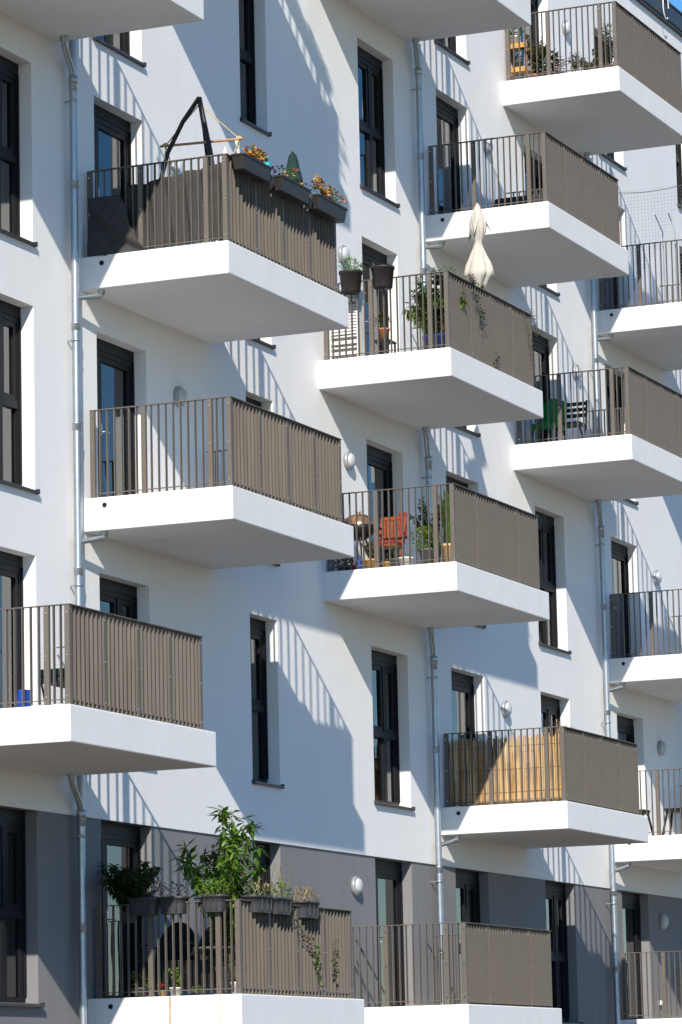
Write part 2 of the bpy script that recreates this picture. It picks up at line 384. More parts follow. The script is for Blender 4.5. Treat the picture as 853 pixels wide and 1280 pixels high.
CURT = {('Ap', 0): [(1.0, 1.12)], ('Ap', 2): [(.98, 1.08), (1.2, 1.3)], ('Ap', 3): [(1.15, 1.28)], ('A', 2): [(1.0, 1.22)], ('A', 1): [(1.0, 1.5)],
        ('A', 4): [(.5, 1.5)], ('A', 3): [(1.18, 1.4)], ('A', 0): [(1.02, 1.22)], ('M', 1): [(.55, 1.0)], ('M', 4): [(.6, 1.0)], ('M', 2): [(.6, .8)],
        ('B', 4): [(.6, .78), (1.2, 1.3)], ('B', 3): [(.6, .95)], ('B', 2): [(.6, .84)], ('B', 1): [(.6, .72), (1.05, 1.22)], ('B', 0): [(.6, .7), (1.1, 1.2)],
        ('Bp', 5): [(.5, 1.5)], ('Bp', 4): [(.5, 1.22)], ('Bp', 3): [(.8, 1.5)], ('Bp', 1): [(.5, 1.15)], ('Bp', 2): [(1.1, 1.5)],
        ('Q', 3): [(1.1, 1.3)], ('Q', 2): [(1.0, 1.2)], ('Q', 1): [(.6, .9)], ('Q', 0): [(.68, .78), (1.12, 1.2)], ('Q', 5): [(.6, 1.0)], ('Q', 4): [(.7, 1.3)],
        ('Cp', 5): [(.6, 1.5)], ('Cp', 4): [(.75, .85), (1.1, 1.2)], ('Cp', 2): [(.5, 1.02)], ('Cp', 1): [(.6, .9)], ('Cp', 0): [(.7, 1.05)], ('R', 5): [(.6, .9)]}
for c, k in WINS:
    wn, w, h = make_window(c, k)
    for q, ab in enumerate(CURT.get((c, k), [])): curtain(wn, w, h, ab[0], ab[1], k * 7 + q + len(c))

# ------------------------------------------------------------------ balconies
RT = 1.11                                          # handrail top above the slab
NS, XN, XF, NF = .075, .13, 3.735 - .25, 1.915     # railing line: first n, near x, far x, front n
FD = .050; FT = .009                               # flat bar depth and thickness
def bar_x(mb, n, x, z0=.025, z1=RT - .011): mb.box(x - FD / 2, x + FD / 2, n - FT / 2, n + FT / 2, z0, z1)      # bar of a side railing
def bar_n(mb, x, n, z0=.025, z1=RT - .011): mb.box(x - FT / 2, x + FT / 2, n - FD / 2, n + FD / 2, z0, z1)      # bar of the front railing
SIDE_POST = [NS, .77, 1.66, NF]
SIDE_BAR = [NS + .0993 * i for i in range(1, 7)] + [.77 + .0989 * i for i in range(1, 9)] + [1.66 + .085 * i for i in range(1, 3)]
FRONT_POST = [XN + .035] + [XN + .035 + (XF - XN - .035) * i / 4 for i in range(1, 5)]
sb = {}
def shared():
    s = MB(); s.box(0, SL, -.06, SP, -ST, 0); sb['slab'] = s.mesh('balcony', ['slab'])
    h = MB()
    h.box(XN - .0275, XN + .0275, NS - .03, NF + .041, RT - .010, RT); h.box(XF - .0275, XF + .0275, NS - .03, NF + .041, RT - .010, RT)
    h.box(XN + .0275, XF - .0275, NF - .041, NF + .041, RT - .010, RT); sb['handrail'] = h.mesh('handrail', ['taupe'])
    for nm, x in (('near', XN), ('far', XF)):
        b = MB()
        for n in SIDE_BAR: bar_x(b, n, x)
        b.box(x - .014, x + .014, NS, NF, .062, .072)
        if nm == 'far':
            for n in SIDE_POST[1:3]: b.box(x - .022, x + .022, n - .031, n + .031, 0, RT - .0115)
        sb['side_' + nm] = b.mesh('side_bars', ['taupe'])
    b = MB()
    for i in range(4):
        a, c = FRONT_POST[i], FRONT_POST[i + 1]
        for j in range(1, 8): bar_n(b, a + (c - a) * j / 8, NF, .006)
    b.box(XN, XF, NF - .014, NF + .014, .062, .072); sb['front'] = b.mesh('front_bars', ['taupe'])
    for x in FRONT_POST: b.box(x - .031, x + .031, NF - .022, NF + .0235, 0, RT - .0115)
    sb['front_p'] = b.mesh('front_bars', ['taupe'])
    def post(alongx):
        p = MB(); a, d = .031, .022
        if alongx: p.box(-a, a, -d, d, .0, RT - .0115); p.box(-.05, .05, -.035, .05, 0, .012)
        else: p.box(-d, d, -a, a, 0, RT - .0115); p.box(-.05, .035, -.05, .05, 0, .012)
        for z in (.10, .55, 1.02):
            if alongx: p.lathe([(0, d + .008), (.009, d + .006), (.012, d)], (0, 0, z), 8, 1, axis='n')
            else:
                p.add([(-d - .007, .012 * math.cos(t), z + .012 * math.sin(t)) for t in [i * math.pi / 4 for i in range(8)]], [tuple(range(8))], 1)
        return p.mesh('post', ['taupe', 'bolt'])
    sb['post_s'] = post(False); sb['post_f'] = post(True)
    pw = (XF + .02 - XN - .03) / 4
    p = MB(); p.box(0.002, pw - .0025, NF + .026, NF + .031, .028, RT - .100)
    for xx in (.03,):
        for z in (.09, .56, .97): p.lathe([(0, NF + .038), (.008, NF + .037), (.011, NF + .031)], (xx, 0, z), 8, 1, axis='n')
    sb['panel'] = p.mesh('panel', ['panel', 'bolt']); sb['pw'] = pw
    d = MB(); d.lathe([(.036, 0.012), (.036, .0)], (0, 0, 0), 16, 0, axis='n')
    dm = MB()
    seg = 16; ring = [(math.cos(2 * math.pi * i / seg), math.sin(2 * math.pi * i / seg)) for i in range(seg)]
    for r0, r1, xa, xb, mi in ((.031, .031, .03, -.010, 0), (.031, .026, -.010, -.010, 0), (.026, .026, -.010, -.003, 1)):
        dm.add([(xa, r0 * c, r0 * s_) for c, s_ in ring] + [(xb, r1 * c, r1 * s_) for c, s_ in ring], [(i, (i + 1) % seg, (i + 1) % seg + seg, i + seg) for i in range(seg)], mi)
    dm.add([(-.003, .026 * c, .026 * s_) for c, s_ in ring], [tuple(range(seg))], 1)  # flat disc closes the pipe end, its bore shade painted near-black
    sb['drain'] = dm.mesh('drain_outlet', ['greypot', 'hole'])
shared()

BLAB = {('Ap', 4): 'uppermost balcony at the left edge, seen only from below', ('Ap', 1): 'lower left balcony with open fins and a dark chair on it',
        ('A', 3): 'balcony with three brown flower boxes and grey fabric screen', ('A', 2): 'bare balcony of open fins under the one with flower boxes',
        ('A', 0): 'ground floor balcony crowded with grey planters and a tall shrub', ('A', 5): 'balcony above the picture whose shadow falls on the wall',
        ('B', 0): 'empty ground floor balcony with taupe panels in front', ('B', 2): 'panelled balcony with orange chair and pots', ('B', 3): 'panelled balcony with beige parasol and trailing plants',
        ('B', 5): 'balcony cut by the top edge in the middle', ('Bp', 1): 'panelled balcony lined with reed matting', ('Bp', 4): 'panelled balcony with a low dark sofa',
        ('C', 3): 'panelled balcony with a green chair', ('C', 5): 'top floor balcony with wooden plant shelf and pots', ('Cp', 0): 'ground floor balcony at the lower right corner',
        ('Cp', 1): 'balcony with black stools at the right edge', ('Cp', 2): 'bare balcony at the right edge below the green chair', ('Cp', 4): 'balcony fenced with a pale cat net'}
def balcony(c, k):
    loc = (BX[c] - BLO[0], 0 - BLO[1], F[k] - BLO[2])
    b = link('balcony', sb['slab'], bld, loc, .014); b['label'] = BLAB[(c, k)]
    link('handrail', sb['handrail'], b); link('side_bars', sb['side_near'], b); link('side_bars', sb['side_far'], b); fins = c in ('A', 'Ap')
    link('front_bars', sb['front' if fins else 'front_p'], b)
    for n in SIDE_POST: link('post', sb['post_s'], b, (XN, n, 0))
    if fins:
        for x in FRONT_POST: link('post', sb['post_f'], b, (x, NF, 0))
    else:
        for i in range(4): link('panel', sb['panel'], b, (XN + .02 + i * sb['pw'], 0 + .0015 * (i % 2), 0))
    if c in ('A', 'Bp', 'Cp'): link('drain_outlet', sb['drain'], b, (0, .29, -.10))
    return b
BO = {}
for c, k in sorted(BALC): BO[(c, k)] = balcony(c, k)
# rust runs and moss drips down the ground floor slab under the pots
rr = MB()
rr.box(-.004, -.0025, 1.06, 1.085, -ST, -.003); part('rust_stain', rr, ['rust'], BO[('A', 0)])
rr = MB(); rr.box(-.004, -.0025, 1.72, 1.728, -.35, -.003)
part('rust_stain', rr, ['rust'], BO[('A', 0)])

# ------------------------------------------------------------------ downspouts
def downspout(x, label, stack):
    t = thing('downspout', label, 'drainpipe', (x, 0, GROUND_B))
    Z = lambda z: z - GROUND_B
    p = MB(); pr = .047; pn = .115; top = 16.0
    p.tube([(0, pn, 0), (0, pn, Z(top))], pr, 16)
    z = Z(1.0)
    for zc in [F[i] + d for i in range(5) for d in (-.95, .82)]: p.lathe([(pr, -.05), (pr + .006, -.045), (pr + .006, .03), (pr + .009, .035), (pr + .009, .05), (pr, .055)], (0, pn, Z(zc)), 16)
    part('pipe', p, ['zinc'], t)
    for i in range(6):
        for d in (-.62,) if i else (-.4,):
            b = MB(); zc = Z(F[i] + d - .5)
            b.lathe([(pr + .002, -.018), (pr + .008, -.016), (pr + .008, .016), (pr + .002, .018)], (0, pn, zc), 14); b.box(-.085, .075, pn - .012, pn + .012, zc - .012, zc + .012)
            b.box(-.01, .01, -.02, pn - .04, zc - .01, zc + .01)
            part('pipe_bracket', b, ['zinc'], t)
    for c, k in stack:
        b = MB(); zs_ = Z(F[k] - ST); g = BX[c] - x
        if c in ('A', 'Bp', 'Cp'):                # short branch from the slab on the right
            sx = g + .12; b.tube([(sx, .22, zs_ + .02), (sx, .22, zs_ - .05), (sx - .02, .215, zs_ - .08), (.05, .125, zs_ - .17), (0, pn, zs_ - .20)], .034, 12)
            b.lathe([(.044, -.05), (.046, -.045), (.046, .0)], (sx, .22, zs_), 14)
        else:                                     # long swan neck from the slab on the left
            sx = g + SL - .20; b.tube([(sx, .20, zs_ + .02), (sx, .20, zs_ - .06), (sx + .015, .195, zs_ - .10), (-.05, .125, zs_ - .33), (-.01, pn, zs_ - .38), (0, pn, zs_ - .46)], .040, 12)
            b.lathe([(.05, -.05), (.052, -.045), (.052, .0)], (sx, .20, zs_), 14)
            b.lathe([(.052, -.05), (.060, -.045), (.060, .045), (.052, .05)], (0, pn, zs_ - .44), 14)
        part('branch_pipe', b, ['zinc'], t)
downspout(39.93, 'galvanised downspout running down the left side, past the flower box balcony', [('Ap', 1), ('Ap', 4), ('A', 2), ('A', 3)])
downspout(51.49, 'galvanised downspout in the middle, beside the reed mat balcony', [('B', 2), ('B', 3), ('B', 5), ('Bp', 1), ('Bp', 4)])
downspout(59.34, 'galvanised downspout on the right, between the green chair balcony and the cat net balcony', [('C', 3), ('C', 5), ('Cp', 1), ('Cp', 2), ('Cp', 4)])

# ------------------------------------------------------------------ wall lamps
def wall_lamp(x, k, label, dz=1.72):
    t = thing('wall_lamp', label, 'wall lamp', (x, GS if k == 0 else 0, F[k] + dz), 'round wall lamps beside the balcony doors')
    b = MB(); b.lathe([(.0, 0), (.135, .0), (.138, .03), (.130, .055), (.108, .062), (.105, .055)], (0, 0, 0), 28, 0, axis='n'); part('housing', b, ['lampgrey'], t)
    d = MB(); d.lathe([(.108, .05), (.104, .075), (.085, .098), (.05, .112), (.0, .116)], (0, 0, 0), 28, 0, axis='n'); part('diffuser', d, ['lampwhite'], t)
wall_lamp(43.03, 3, 'round wall lamp hidden behind the hammock chair on the flower box balcony')
wall_lamp(43.03, 2, 'wall lamp half in shade above the bare fin balcony')
wall_lamp(43.08, 0, 'wall lamp left of the tall shrub on grey ground floor wall')
wall_lamp(48.58, 3, 'wall lamp above the round planters, right of the flower boxes')
wall_lamp(48.62, 2, 'wall lamp in sunlight beyond the end of the bare fin balcony')
wall_lamp(48.58, 0, 'wall lamp on sunny grey wall over the empty ground floor balcony')
wall_lamp(54.62, 4, 'wall lamp behind the railing of the low sofa balcony')
wall_lamp(54.72, 1, 'wall lamp on white wall above the reed mat balcony')
wall_lamp(58.62, 5, 'wall lamp behind the plant shelf balcony on the top floor')
wall_lamp(58.58, 3, 'wall lamp above the green chair balcony, just left of the right downspout')
wall_lamp(62.5, 2, 'wall lamp above the bare balcony at the right edge')
wall_lamp(62.42, 1, 'wall lamp in full shade above the black stools')
wall_lamp(62.25, 0, 'wall lamp on the shaded grey wall at the lower right')
s = MB(); s.box(-.04, .04, 0, .045, -.04, .04); s.box(-.03, .03, .045, .052, -.03, .03)
solo('wall_socket', s, ['whitepot'], 'small white outdoor socket low on the grey wall at lower right', 'socket', (61.95, GS, F[0] + .32), bevel=.006)

# ------------------------------------------------------------------ plants and pots
def flower_box(x0, x1, n, z, label, flowers, seed, box='box', depth=.17, height=.185, leafm='leaf', nleaf=120, group='flower boxes hung outside the front rail', side=None):
    """trough hung on the railing; along x, or along n when side is given"""
    global rnd; rnd = random.Random(seed); L = x1 - x0
    t = thing('flower_box', label, 'flower box', (x0, n, z) if side is None else (side, x0, z), group)
    def T(p): return p if side is None else (p[1], p[0], p[2])
    b = MB(); d = depth; e = .025
    o = [(e, e, 0), (L - e, e, 0), (L - e, d - e, 0), (e, d - e, 0), (0, 0, height), (L, 0, height), (L, d, height), (0, d, height)]
    b.add([T(p) for p in o], [(0, 1, 2, 3), (0, 1, 5, 4), (1, 2, 6, 5), (2, 3, 7, 6), (3, 0, 4, 7)])
    for q in ((-.008, L + .008, -.008, .012), (-.008, L + .008, d - .012, d + .008)):
        a = T((q[0], q[2], 0)); c = T((q[1], q[3], 0)); b.box(min(a[0], c[0]), max(a[0], c[0]), min(a[1], c[1]), max(a[1], c[1]), height - .022, height + .006)
    for q in ((-.008, .012), (L - .012, L + .008)):
        a = T((q[0], .012, 0)); c = T((q[1], d - .012, 0)); b.box(min(a[0], c[0]), max(a[0], c[0]), min(a[1], c[1]), max(a[1], c[1]), height - .022, height + .006)
    part('trough', b, [box], t, bevel=.006)
    so = MB(); so.add([T(p) for p in ((.012, .012, height - .025), (L - .012, .012, height - .025), (L - .012, d - .012, height - .025), (.012, d - .012, height - .025))], [(0, 1, 2, 3)])
    part('soil', so, ['soil'], t)
    fo = MB()
    for fa, fb, hh in flowers['leaf']:
        c = T(((fa + fb) / 2 * L, d / 2, height + hh * .45)); r = T(((fb - fa) / 2 * L, d * .55, hh * .6))
        fo.clump(c, r, int(nleaf * (fb - fa) * 1.4), .055, .038, 0)
    part('foliage', fo, [leafm], t)
    if flowers.get('bloom'):
        bl = MB(); mats = flowers['mats']
        for i in range(flowers['bloom']):
            fa, fb, hh = flowers['leaf'][i % len(flowers['leaf'])]
            p = T((rnd.uniform(fa, fb) * L, rnd.uniform(.1, 1.0) * d, height + rnd.uniform(.25, 1.0) * hh))
            bl.blossom(p, rnd.uniform(.034, .05), rnd.randrange(len(mats)))
        part('blossoms', bl, mats, t)
    return t
def sheet(fn, nu, nv):
    vs = [fn(i / nu, j / nv) for j in range(nv + 1) for i in range(nu + 1)]
    fs = [(j * (nu + 1) + i, j * (nu + 1) + i + 1, (j + 1) * (nu + 1) + i + 1, (j + 1) * (nu + 1) + i) for j in range(nv) for i in range(nu)]
    return vs, fs
def cloth(name, fn, nu, nv, m, label, cat, loc, parent=None):
    b = MB(); vs, fs = sheet(fn, nu, nv); b.add(vs, fs, 0, True)
    o = part(name, b, [m], parent, loc) if parent else solo(name, b, [m], label, cat, loc)
    sd = o.modifiers.new('thick', 'SOLIDIFY'); sd.thickness = .004
    return o
z = F[3] + .90
flower_box(40.52, 41.36, 1.965, z + .03, 'brown flower box nearest the hammock, orange and yellow flowers at one end', dict(leaf=[(.35, .98, .16)], bloom=44, mats=['pet_orange', 'pet_yellow', 'pet_salmon']), 1)
flower_box(41.66, 42.56, 1.965, z + .01, 'middle brown flower box with sparse yellow blooms and a dark one, before the green parasol', dict(leaf=[(.0, .55, .16), (.55, 1., .07)], bloom=18, mats=['pet_yellow', 'pet_purple', 'pet_salmon']), 2, nleaf=75)
flower_box(42.82, 43.74, 1.965, z + .02, 'last brown flower box at the far corner, salmon and yellow flowers', dict(leaf=[(.05, .35, .24), (.3, .98, .18)], bloom=46, mats=['pet_salmon', 'pet_yellow', 'pet_orange']), 3)
for x, s_ in ((40.8, 11), (42.3, 12)):
    flower_box(x, x + 1., 1.93, F[5] + .90, 'flower box above the picture, known by its ragged shadow on the wall', dict(leaf=[(0, .5, .3), (.45, 1, .22)]), s_, nleaf=220, group='flower boxes above the picture')
cloth('privacy_screen', lambda u, v: (.012 * math.sin(u * 20), 1.82 * u, .86 * v), 30, 4, 'fabric', 'screen above the picture, known by its shadow beside the tall narrow window', 'privacy screen', (BX['A'] + XF - .04, .09, F[5] + .03))
for y, s_ in ((.12, 13), (1.02, 14)):
    flower_box(y, y + .82, None, F[5] + RT + .01, 'flower box above the picture, known by its ragged shadow on the wall', dict(leaf=[(0, .5, .22), (.45, 1, .17)]), s_, nleaf=420, group='flower boxes above the picture', side=BX['A'] + XF - .085)
sc = MB(); sc.clump((0, 0, -.2), (.35, .12, .35), 140, .07, .05); sc.tube([(0, 0, -.6), (.02, .0, -.2), (0, -.05, .1)], .008, 5, 1)
solo('trailing_plant', sc, ['leaf', 'stem'], 'plant hanging above the picture, known by its ragged shadow', 'plant', (43.5, 2.0, F[5] + 1.0))

def saddle_planter(p, along, L, label, seed, leafm, hh, nleaf, extra=None, group='grey saddle planters on the ground floor railing'):
    """double-chamber pot sitting over the handrail; p = left end on the rail line"""
    global rnd; rnd = random.Random(seed)
    t = thing('saddle_planter', label, 'planter', p, group); H = .205; W = .25
    T = (lambda q: q) if along == 'x' else (lambda q: (q[1], q[0], q[2]))
    b = MB(); N = 24
    def ring(s, zz, off):
        out = []
        for i in range(N):
            a = 2 * math.pi * i / N; ex = math.copysign(abs(math.cos(a)) ** .55, math.cos(a)); ey = math.copysign(abs(math.sin(a)) ** .55, math.sin(a))
            out.append(T((L / 2 + ex * L / 2 * s, ey * W / 2 * s, zz)))
        return out
    prof = [(.86, 0), (.93, .1), (.97, H - .03), (1.03, H - .03), (1.04, H), (.98, H), (.95, H - .04)]
    vs = []
    for s, zz in prof: vs += ring(s, zz, 0)
    b.add(vs, [(r * N + i, r * N + (i + 1) % N, (r + 1) * N + (i + 1) % N, (r + 1) * N + i) for r in range(len(prof) - 1) for i in range(N)], 0, True)
    b.add(ring(.86, 0, 0), [tuple(range(N))], 0)
    for q in (.25, .5, .75):                        # moulded ribs
        a = T((L * q - .006, -W / 2 - .004, .02)); c = T((L * q + .006, W / 2 + .004, H - .05))
        b.box(min(a[0], c[0]), max(a[0], c[0]), min(a[1], c[1]), max(a[1], c[1]), .03, H - .045)
    part('pot', b, ['boxgrey'], t)
    so = MB(); so.add(ring(.96, H - .03, 0), [tuple(range(N))]); part('soil', so, ['soil'], t)
    f = MB(); f.clump(T((L / 2, 0, H + hh * .35)), T((L * .55, W * .6, hh * .6)), nleaf, .06, .022); part('foliage', f, [leafm], t)
    if extra: extra(t, T, L, H)
    return t
def dry_sprigs(n, hh, m='straw'):
    def fn(t, T, L, H):
        f = MB()
        for i in range(n):
            a = T((rnd.uniform(.1, .9) * L, rnd.uniform(-.08, .08), H)); b = (a[0] + rnd.uniform(-.12, .12), a[1] + rnd.uniform(-.12, .12), H + rnd.uniform(.4, 1.) * hh)
            f.tube([a, ((a[0] + b[0]) / 2, (a[1] + b[1]) / 2 + .01, (a[2] + b[2]) / 2), b], .003, 4)
            for j in range(5):
                q = rnd.uniform(.5, 1.); f.leaf([a[m_] + (b[m_] - a[m_]) * q for m_ in range(3)], (rnd.uniform(-1, 1), rnd.uniform(-1, 1), .6), .03, .012)
        part('dry_stalks', f, [m], t)
    return fn
zr = F[0] + RT - .14; xs_ = BX['A'] + XN
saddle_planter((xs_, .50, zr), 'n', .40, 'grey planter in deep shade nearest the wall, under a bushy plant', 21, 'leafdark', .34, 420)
saddle_planter((xs_, .91, zr), 'n', .34, 'grey planter half in sun with small rosemary tuft, left of the arched chairs', 22, 'leafgrey', .18, 120)
saddle_planter((xs_, 1.46, zr), 'n', .31, 'grey planter full of bright green leaves at the railing corner', 23, 'leafbright', .2, 260)
xf = NF
saddle_planter((40.74, xf, zr), 'x', .54, 'grey planter on the front rail nearest the corner, below the tall shrub', 24, 'leafgrey', .12, 90, dry_sprigs(8, .3))
saddle_planter((41.31, xf, zr), 'x', .54, 'grey planter with tall dry stalks and yellow bloom, second on the front rail', 25, 'leafbright', .2, 190, dry_sprigs(13, .42, 'leafdry'))
saddle_planter((42.16, xf, zr - .01), 'x', .52, 'grey planter standing apart on the front rail, with straw coloured growth', 26, 'leafdry', .16, 200, dry_sprigs(10, .2))

def pot_plant(x, n, zf, pot, r, h, label, foliage, seed, bloom=None, group=None, cat='potted plant'):
    """foliage: list of (kind, ...) ; kinds clump(leafm, dz, rx, rz, count, L, w) / shrub / blades"""
    global rnd; rnd = random.Random(seed)
    t = thing('potted_plant', label, cat, (x, n, zf), group)
    p = MB(); p.lathe([(0, 0), (r * .74, 0), (r * .98, h * .86), (r * 1.05, h * .87), (r * 1.06, h), (r * .95, h), (r * .93, h * .9)], seg=20); part('pot', p, [pot], t)
    so = MB(); so.lathe([(0, h * .91), (r * .94, h * .9)], seg=16); part('soil', so, ['soil'], t)
    for q in foliage:
        f = MB()
        if q[0] == 'clump':
            _, lm, dz, rx, rz, cnt, L, w = q; f.clump((0, 0, h + dz), (rx, rx, rz), cnt, L, w)
            for i in range(5): f.tube([(0, 0, h * .9), (rnd.uniform(-.4, .4) * rx, rnd.uniform(-.4, .4) * rx, h + dz)], .004, 4, 1)
            part('foliage', f, [lm, 'stem'], t)
        elif q[0] == 'shrub':
            _, lm, H, spread, nst, lpb, L, w = q
            for i in range(nst):
                a = rnd.uniform(0, 6.28); sp = spread * rnd.uniform(.3, 1); hh = H * rnd.uniform(.6, 1)
                pts = [Vector((0, 0, h * .9)), Vector((math.cos(a) * sp * .3, math.sin(a) * sp * .3, h + hh * .4)), Vector((math.cos(a) * sp * .7, math.sin(a) * sp * .7, h + hh * .75)), Vector((math.cos(a) * sp, math.sin(a) * sp, h + hh))]
                f.tube(pts, [.010, .007, .005, .002], 5, 1, False)
                for j in range(lpb):
                    u = rnd.uniform(.22, 1) * 3; s0 = min(2, int(u)); pp = pts[s0].lerp(pts[s0 + 1], u - s0)
                    f.leaf(pp, (rnd.uniform(-1, 1), rnd.uniform(-1, 1), rnd.uniform(-1.1, .45)), L * rnd.uniform(.6, 1.2), w * rnd.uniform(.7, 1.2))
            part('foliage', f, [lm, 'stem'], t)
        elif q[0] == 'blades':
            _, lm, H, cnt, spread, w = q
            for i in range(cnt):
                a = rnd.uniform(0, 6.28); c = (math.cos(a) * .03, math.sin(a) * .03, h * .9); sp = spread * rnd.uniform(.2, 1); hh = H * rnd.uniform(.6, 1)
                m_ = (math.cos(a) * sp * .4, math.sin(a) * sp * .4, h + hh * .6); e = (math.cos(a) * sp, math.sin(a) * sp, h + hh)
                u = Vector((-math.sin(a), math.cos(a), 0)) * w / 2
                f.add([Vector(c) - u, Vector(c) + u, Vector(m_) + u, Vector(m_) - u, e], [(0, 1, 2, 3), (3, 2, 4)], 0)
            part('foliage', f, [lm], t)
    if bloom:
        bl = MB(); mats, cnt, rx, z0, z1 = bloom
        for i in range(cnt):
            a = rnd.uniform(0, 6.28); q = rx * math.sqrt(rnd.random()); bl.blossom((math.cos(a) * q, math.sin(a) * q, h + rnd.uniform(z0, z1)), .028, rnd.randrange(len(mats)))
        part('blossoms', bl, mats, t)
    return t

# ground floor balcony: tall peach-like shrub, floor pots, arched chairs
pot_plant(41.0, 1.56, F[0], 'greypot', .19, .34, 'tall leafy shrub rising above the grey planters at the ground floor corner',
          [('shrub', 'leafbright', 2.12, .26, 6, 95, .18, .062), ('shrub', 'leaf', 1.9, .58, 8, 80, .17, .058), ('shrub', 'leafbright', 1.5, .66, 8, 60, .17, .058)], 31, cat='shrub')
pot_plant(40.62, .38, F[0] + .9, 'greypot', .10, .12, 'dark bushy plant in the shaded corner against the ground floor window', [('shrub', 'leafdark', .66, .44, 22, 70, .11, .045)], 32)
pot_plant(40.62, .52, F[0], 'greypot', .10, .12, 'small yellow-green plant on the floor behind the ground floor railing', [('clump', 'leafbright', .08, .13, .09, 80, .08, .03)], 33, (['pet_white'], 5, .1, .03, .14))
pot_plant(40.60, .83, F[0], 'sand', .055, .08, 'tiny cream pot with red flowers on the ground floor balcony floor', [('clump', 'leafdark', .04, .07, .05, 30, .05, .025)], 34, (['pet_red'], 9, .07, .01, .06))
pot_plant(40.62, 1.0, F[0], 'whitepot', .075, .11, 'white pot with lime green shoots beside the second railing post', [('shrub', 'leafbright', .26, .12, 8, 14, .07, .035)], 35)
pot_plant(40.62, 1.28, F[0], 'greypot', .10, .05, 'flat bowl with low green cushion at the foot of the railing', [('clump', 'leafbright', .02, .10, .035, 60, .04, .025)], 36)
pot_plant(40.66, 1.76, F[0], 'whitepot', .05, .15, 'white pot with pale variegated leaves right at the railing corner', [('clump', 'leafgrey', .18, .09, .2, 60, .08, .035)], 37)

def arm_chair(x, n, zf, label, rz):
    t = thing('arched_chair', label, 'chair', (x, n, zf), 'black arched wicker chairs on the ground floor', rz)
    def arch(dn, w, h0, h1): return [(-.0, -w, h0)] + [(dn * math.sin(a), -w * math.cos(a), h0 + (h1 - h0) * math.sin(a)) for a in [i * math.pi / 14 for i in range(1, 14)]] + [(0, w, h0)]
    b = MB(); b.tube(arch(.08, .28, .45, .92), .020, 8)
    for i in range(-11, 12):
        y = i * .0235; zt = .45 + .45 * math.sqrt(max(0, 1 - (y / .28) ** 2)); b.tube([(0, y, .45), (.07, y, zt)], .0085, 4)
    for i in range(1, 8):
        zz = .45 + .055 * i; yy = .28 * math.sqrt(max(0, 1 - (min(.99, .055 * i / .46)) ** 2)); b.tube([(.07 * i / 8, -yy, zz), (.07 * i / 8, yy, zz)], .005, 4)
    b.add([(.012, -.28, .45)] + [(.05 * math.sin(a) + .01, -.28 * math.cos(a), .45 + .46 * math.sin(a)) for a in [i * math.pi / 14 for i in range(1, 14)]] + [(.012, .28, .45)], [tuple(range(15))])
    part('backrest', b, ['black'], t)
    s = MB(); s.box(-.50, .02, -.27, .27, .10, .45); part('seat', s, ['black'], t, bevel=.012)
    for sx in (-.46, .0):
        for sn in (-.25, .25):
            l = MB(); l.tube([(sx, sn, .41), (sx * 1.06, sn * 1.06, 0)], .014, 6); part('leg', l, ['black'], t)
    for sn in (-.28, .28):
        a = MB(); a.tube([(-.44, sn, .42), (-.46, sn * 1.05, .64), (-.2, sn * 1.06, .66), (.03, sn, .62)], .014, 6); part('armrest', a, ['black'], t)
arm_chair(41.50, .60, F[0], 'left black chair with round arched back behind ground floor railing', 0)
arm_chair(41.62, 1.10, F[0], 'right black chair with round arched back, partly behind the railing corner', 0)
tb = thing('garden_table', 'small round table with dark top and pale cloth between arched chairs', 'table', (40.98, 1.36, F[0]))
b = MB(); b.lathe([(0, .0), (.26, 0), (.27, .012), (.26, .025), (0, .025)], (0, 0, .56), 24); part('table_top', b, ['greypot'], tb)
for i in range(3):
    l = MB(); a = i * 2.094; l.tube([(.2 * math.cos(a), .2 * math.sin(a), .56), (.22 * math.cos(a), .22 * math.sin(a), 0)], .012, 6); part('leg', l, ['black'], tb)

def vine(name, pts, label, seed, nl, L, w, lm='leaf', spread=.06, bloom=None):
    global rnd; rnd = random.Random(seed); f = MB()
    P0 = Vector(pts[0]); P = [Vector(p) - P0 for p in pts]
    f.tube(P, .004, 5, 1)
    for i in range(nl):
        u = rnd.random() * (len(P) - 1); k = min(len(P) - 2, int(u)); p = P[k].lerp(P[k + 1], u - k) + Vector((rnd.uniform(-1, 1), rnd.uniform(0, .5), rnd.uniform(-1, 1))) * spread
        f.leaf(p, (rnd.uniform(-1, 1), rnd.uniform(.0, 1), rnd.uniform(-1, .6)), L * rnd.uniform(.6, 1.2), w)
    return solo(name, f, [lm, 'stem', 'pet_yellow'], label, 'climbing plant', pts[0])
vine('climbing_plant', [(41.75, 1.97, F[0] + 1.05), (42.1, 1.98, F[0] + .85), (42.4, 1.985, F[0] + .62), (42.6, 1.985, F[0] + .4)], 'thin dark vine trailing diagonally across the ground floor fins', 41, 60, .05, .028, 'leafdark', .08)
vine('climbing_plant', [(42.62, 1.98, F[0] + .16), (42.6, 1.985, F[0] + .4), (42.55, 1.98, F[0] + .62)], 'yellowish sprig poking through the ground floor fins near their foot', 42, 34, .055, .03, 'leafbright', .06)
vine('climbing_plant', [(43.12, 1.98, F[0] + .30), (43.1, 1.985, F[0] + .5), (43.14, 1.98, F[0] + .72)], 'brownish sprig on the last ground floor fins at the far end', 43, 40, .05, .03, 'leafgrey', .07)

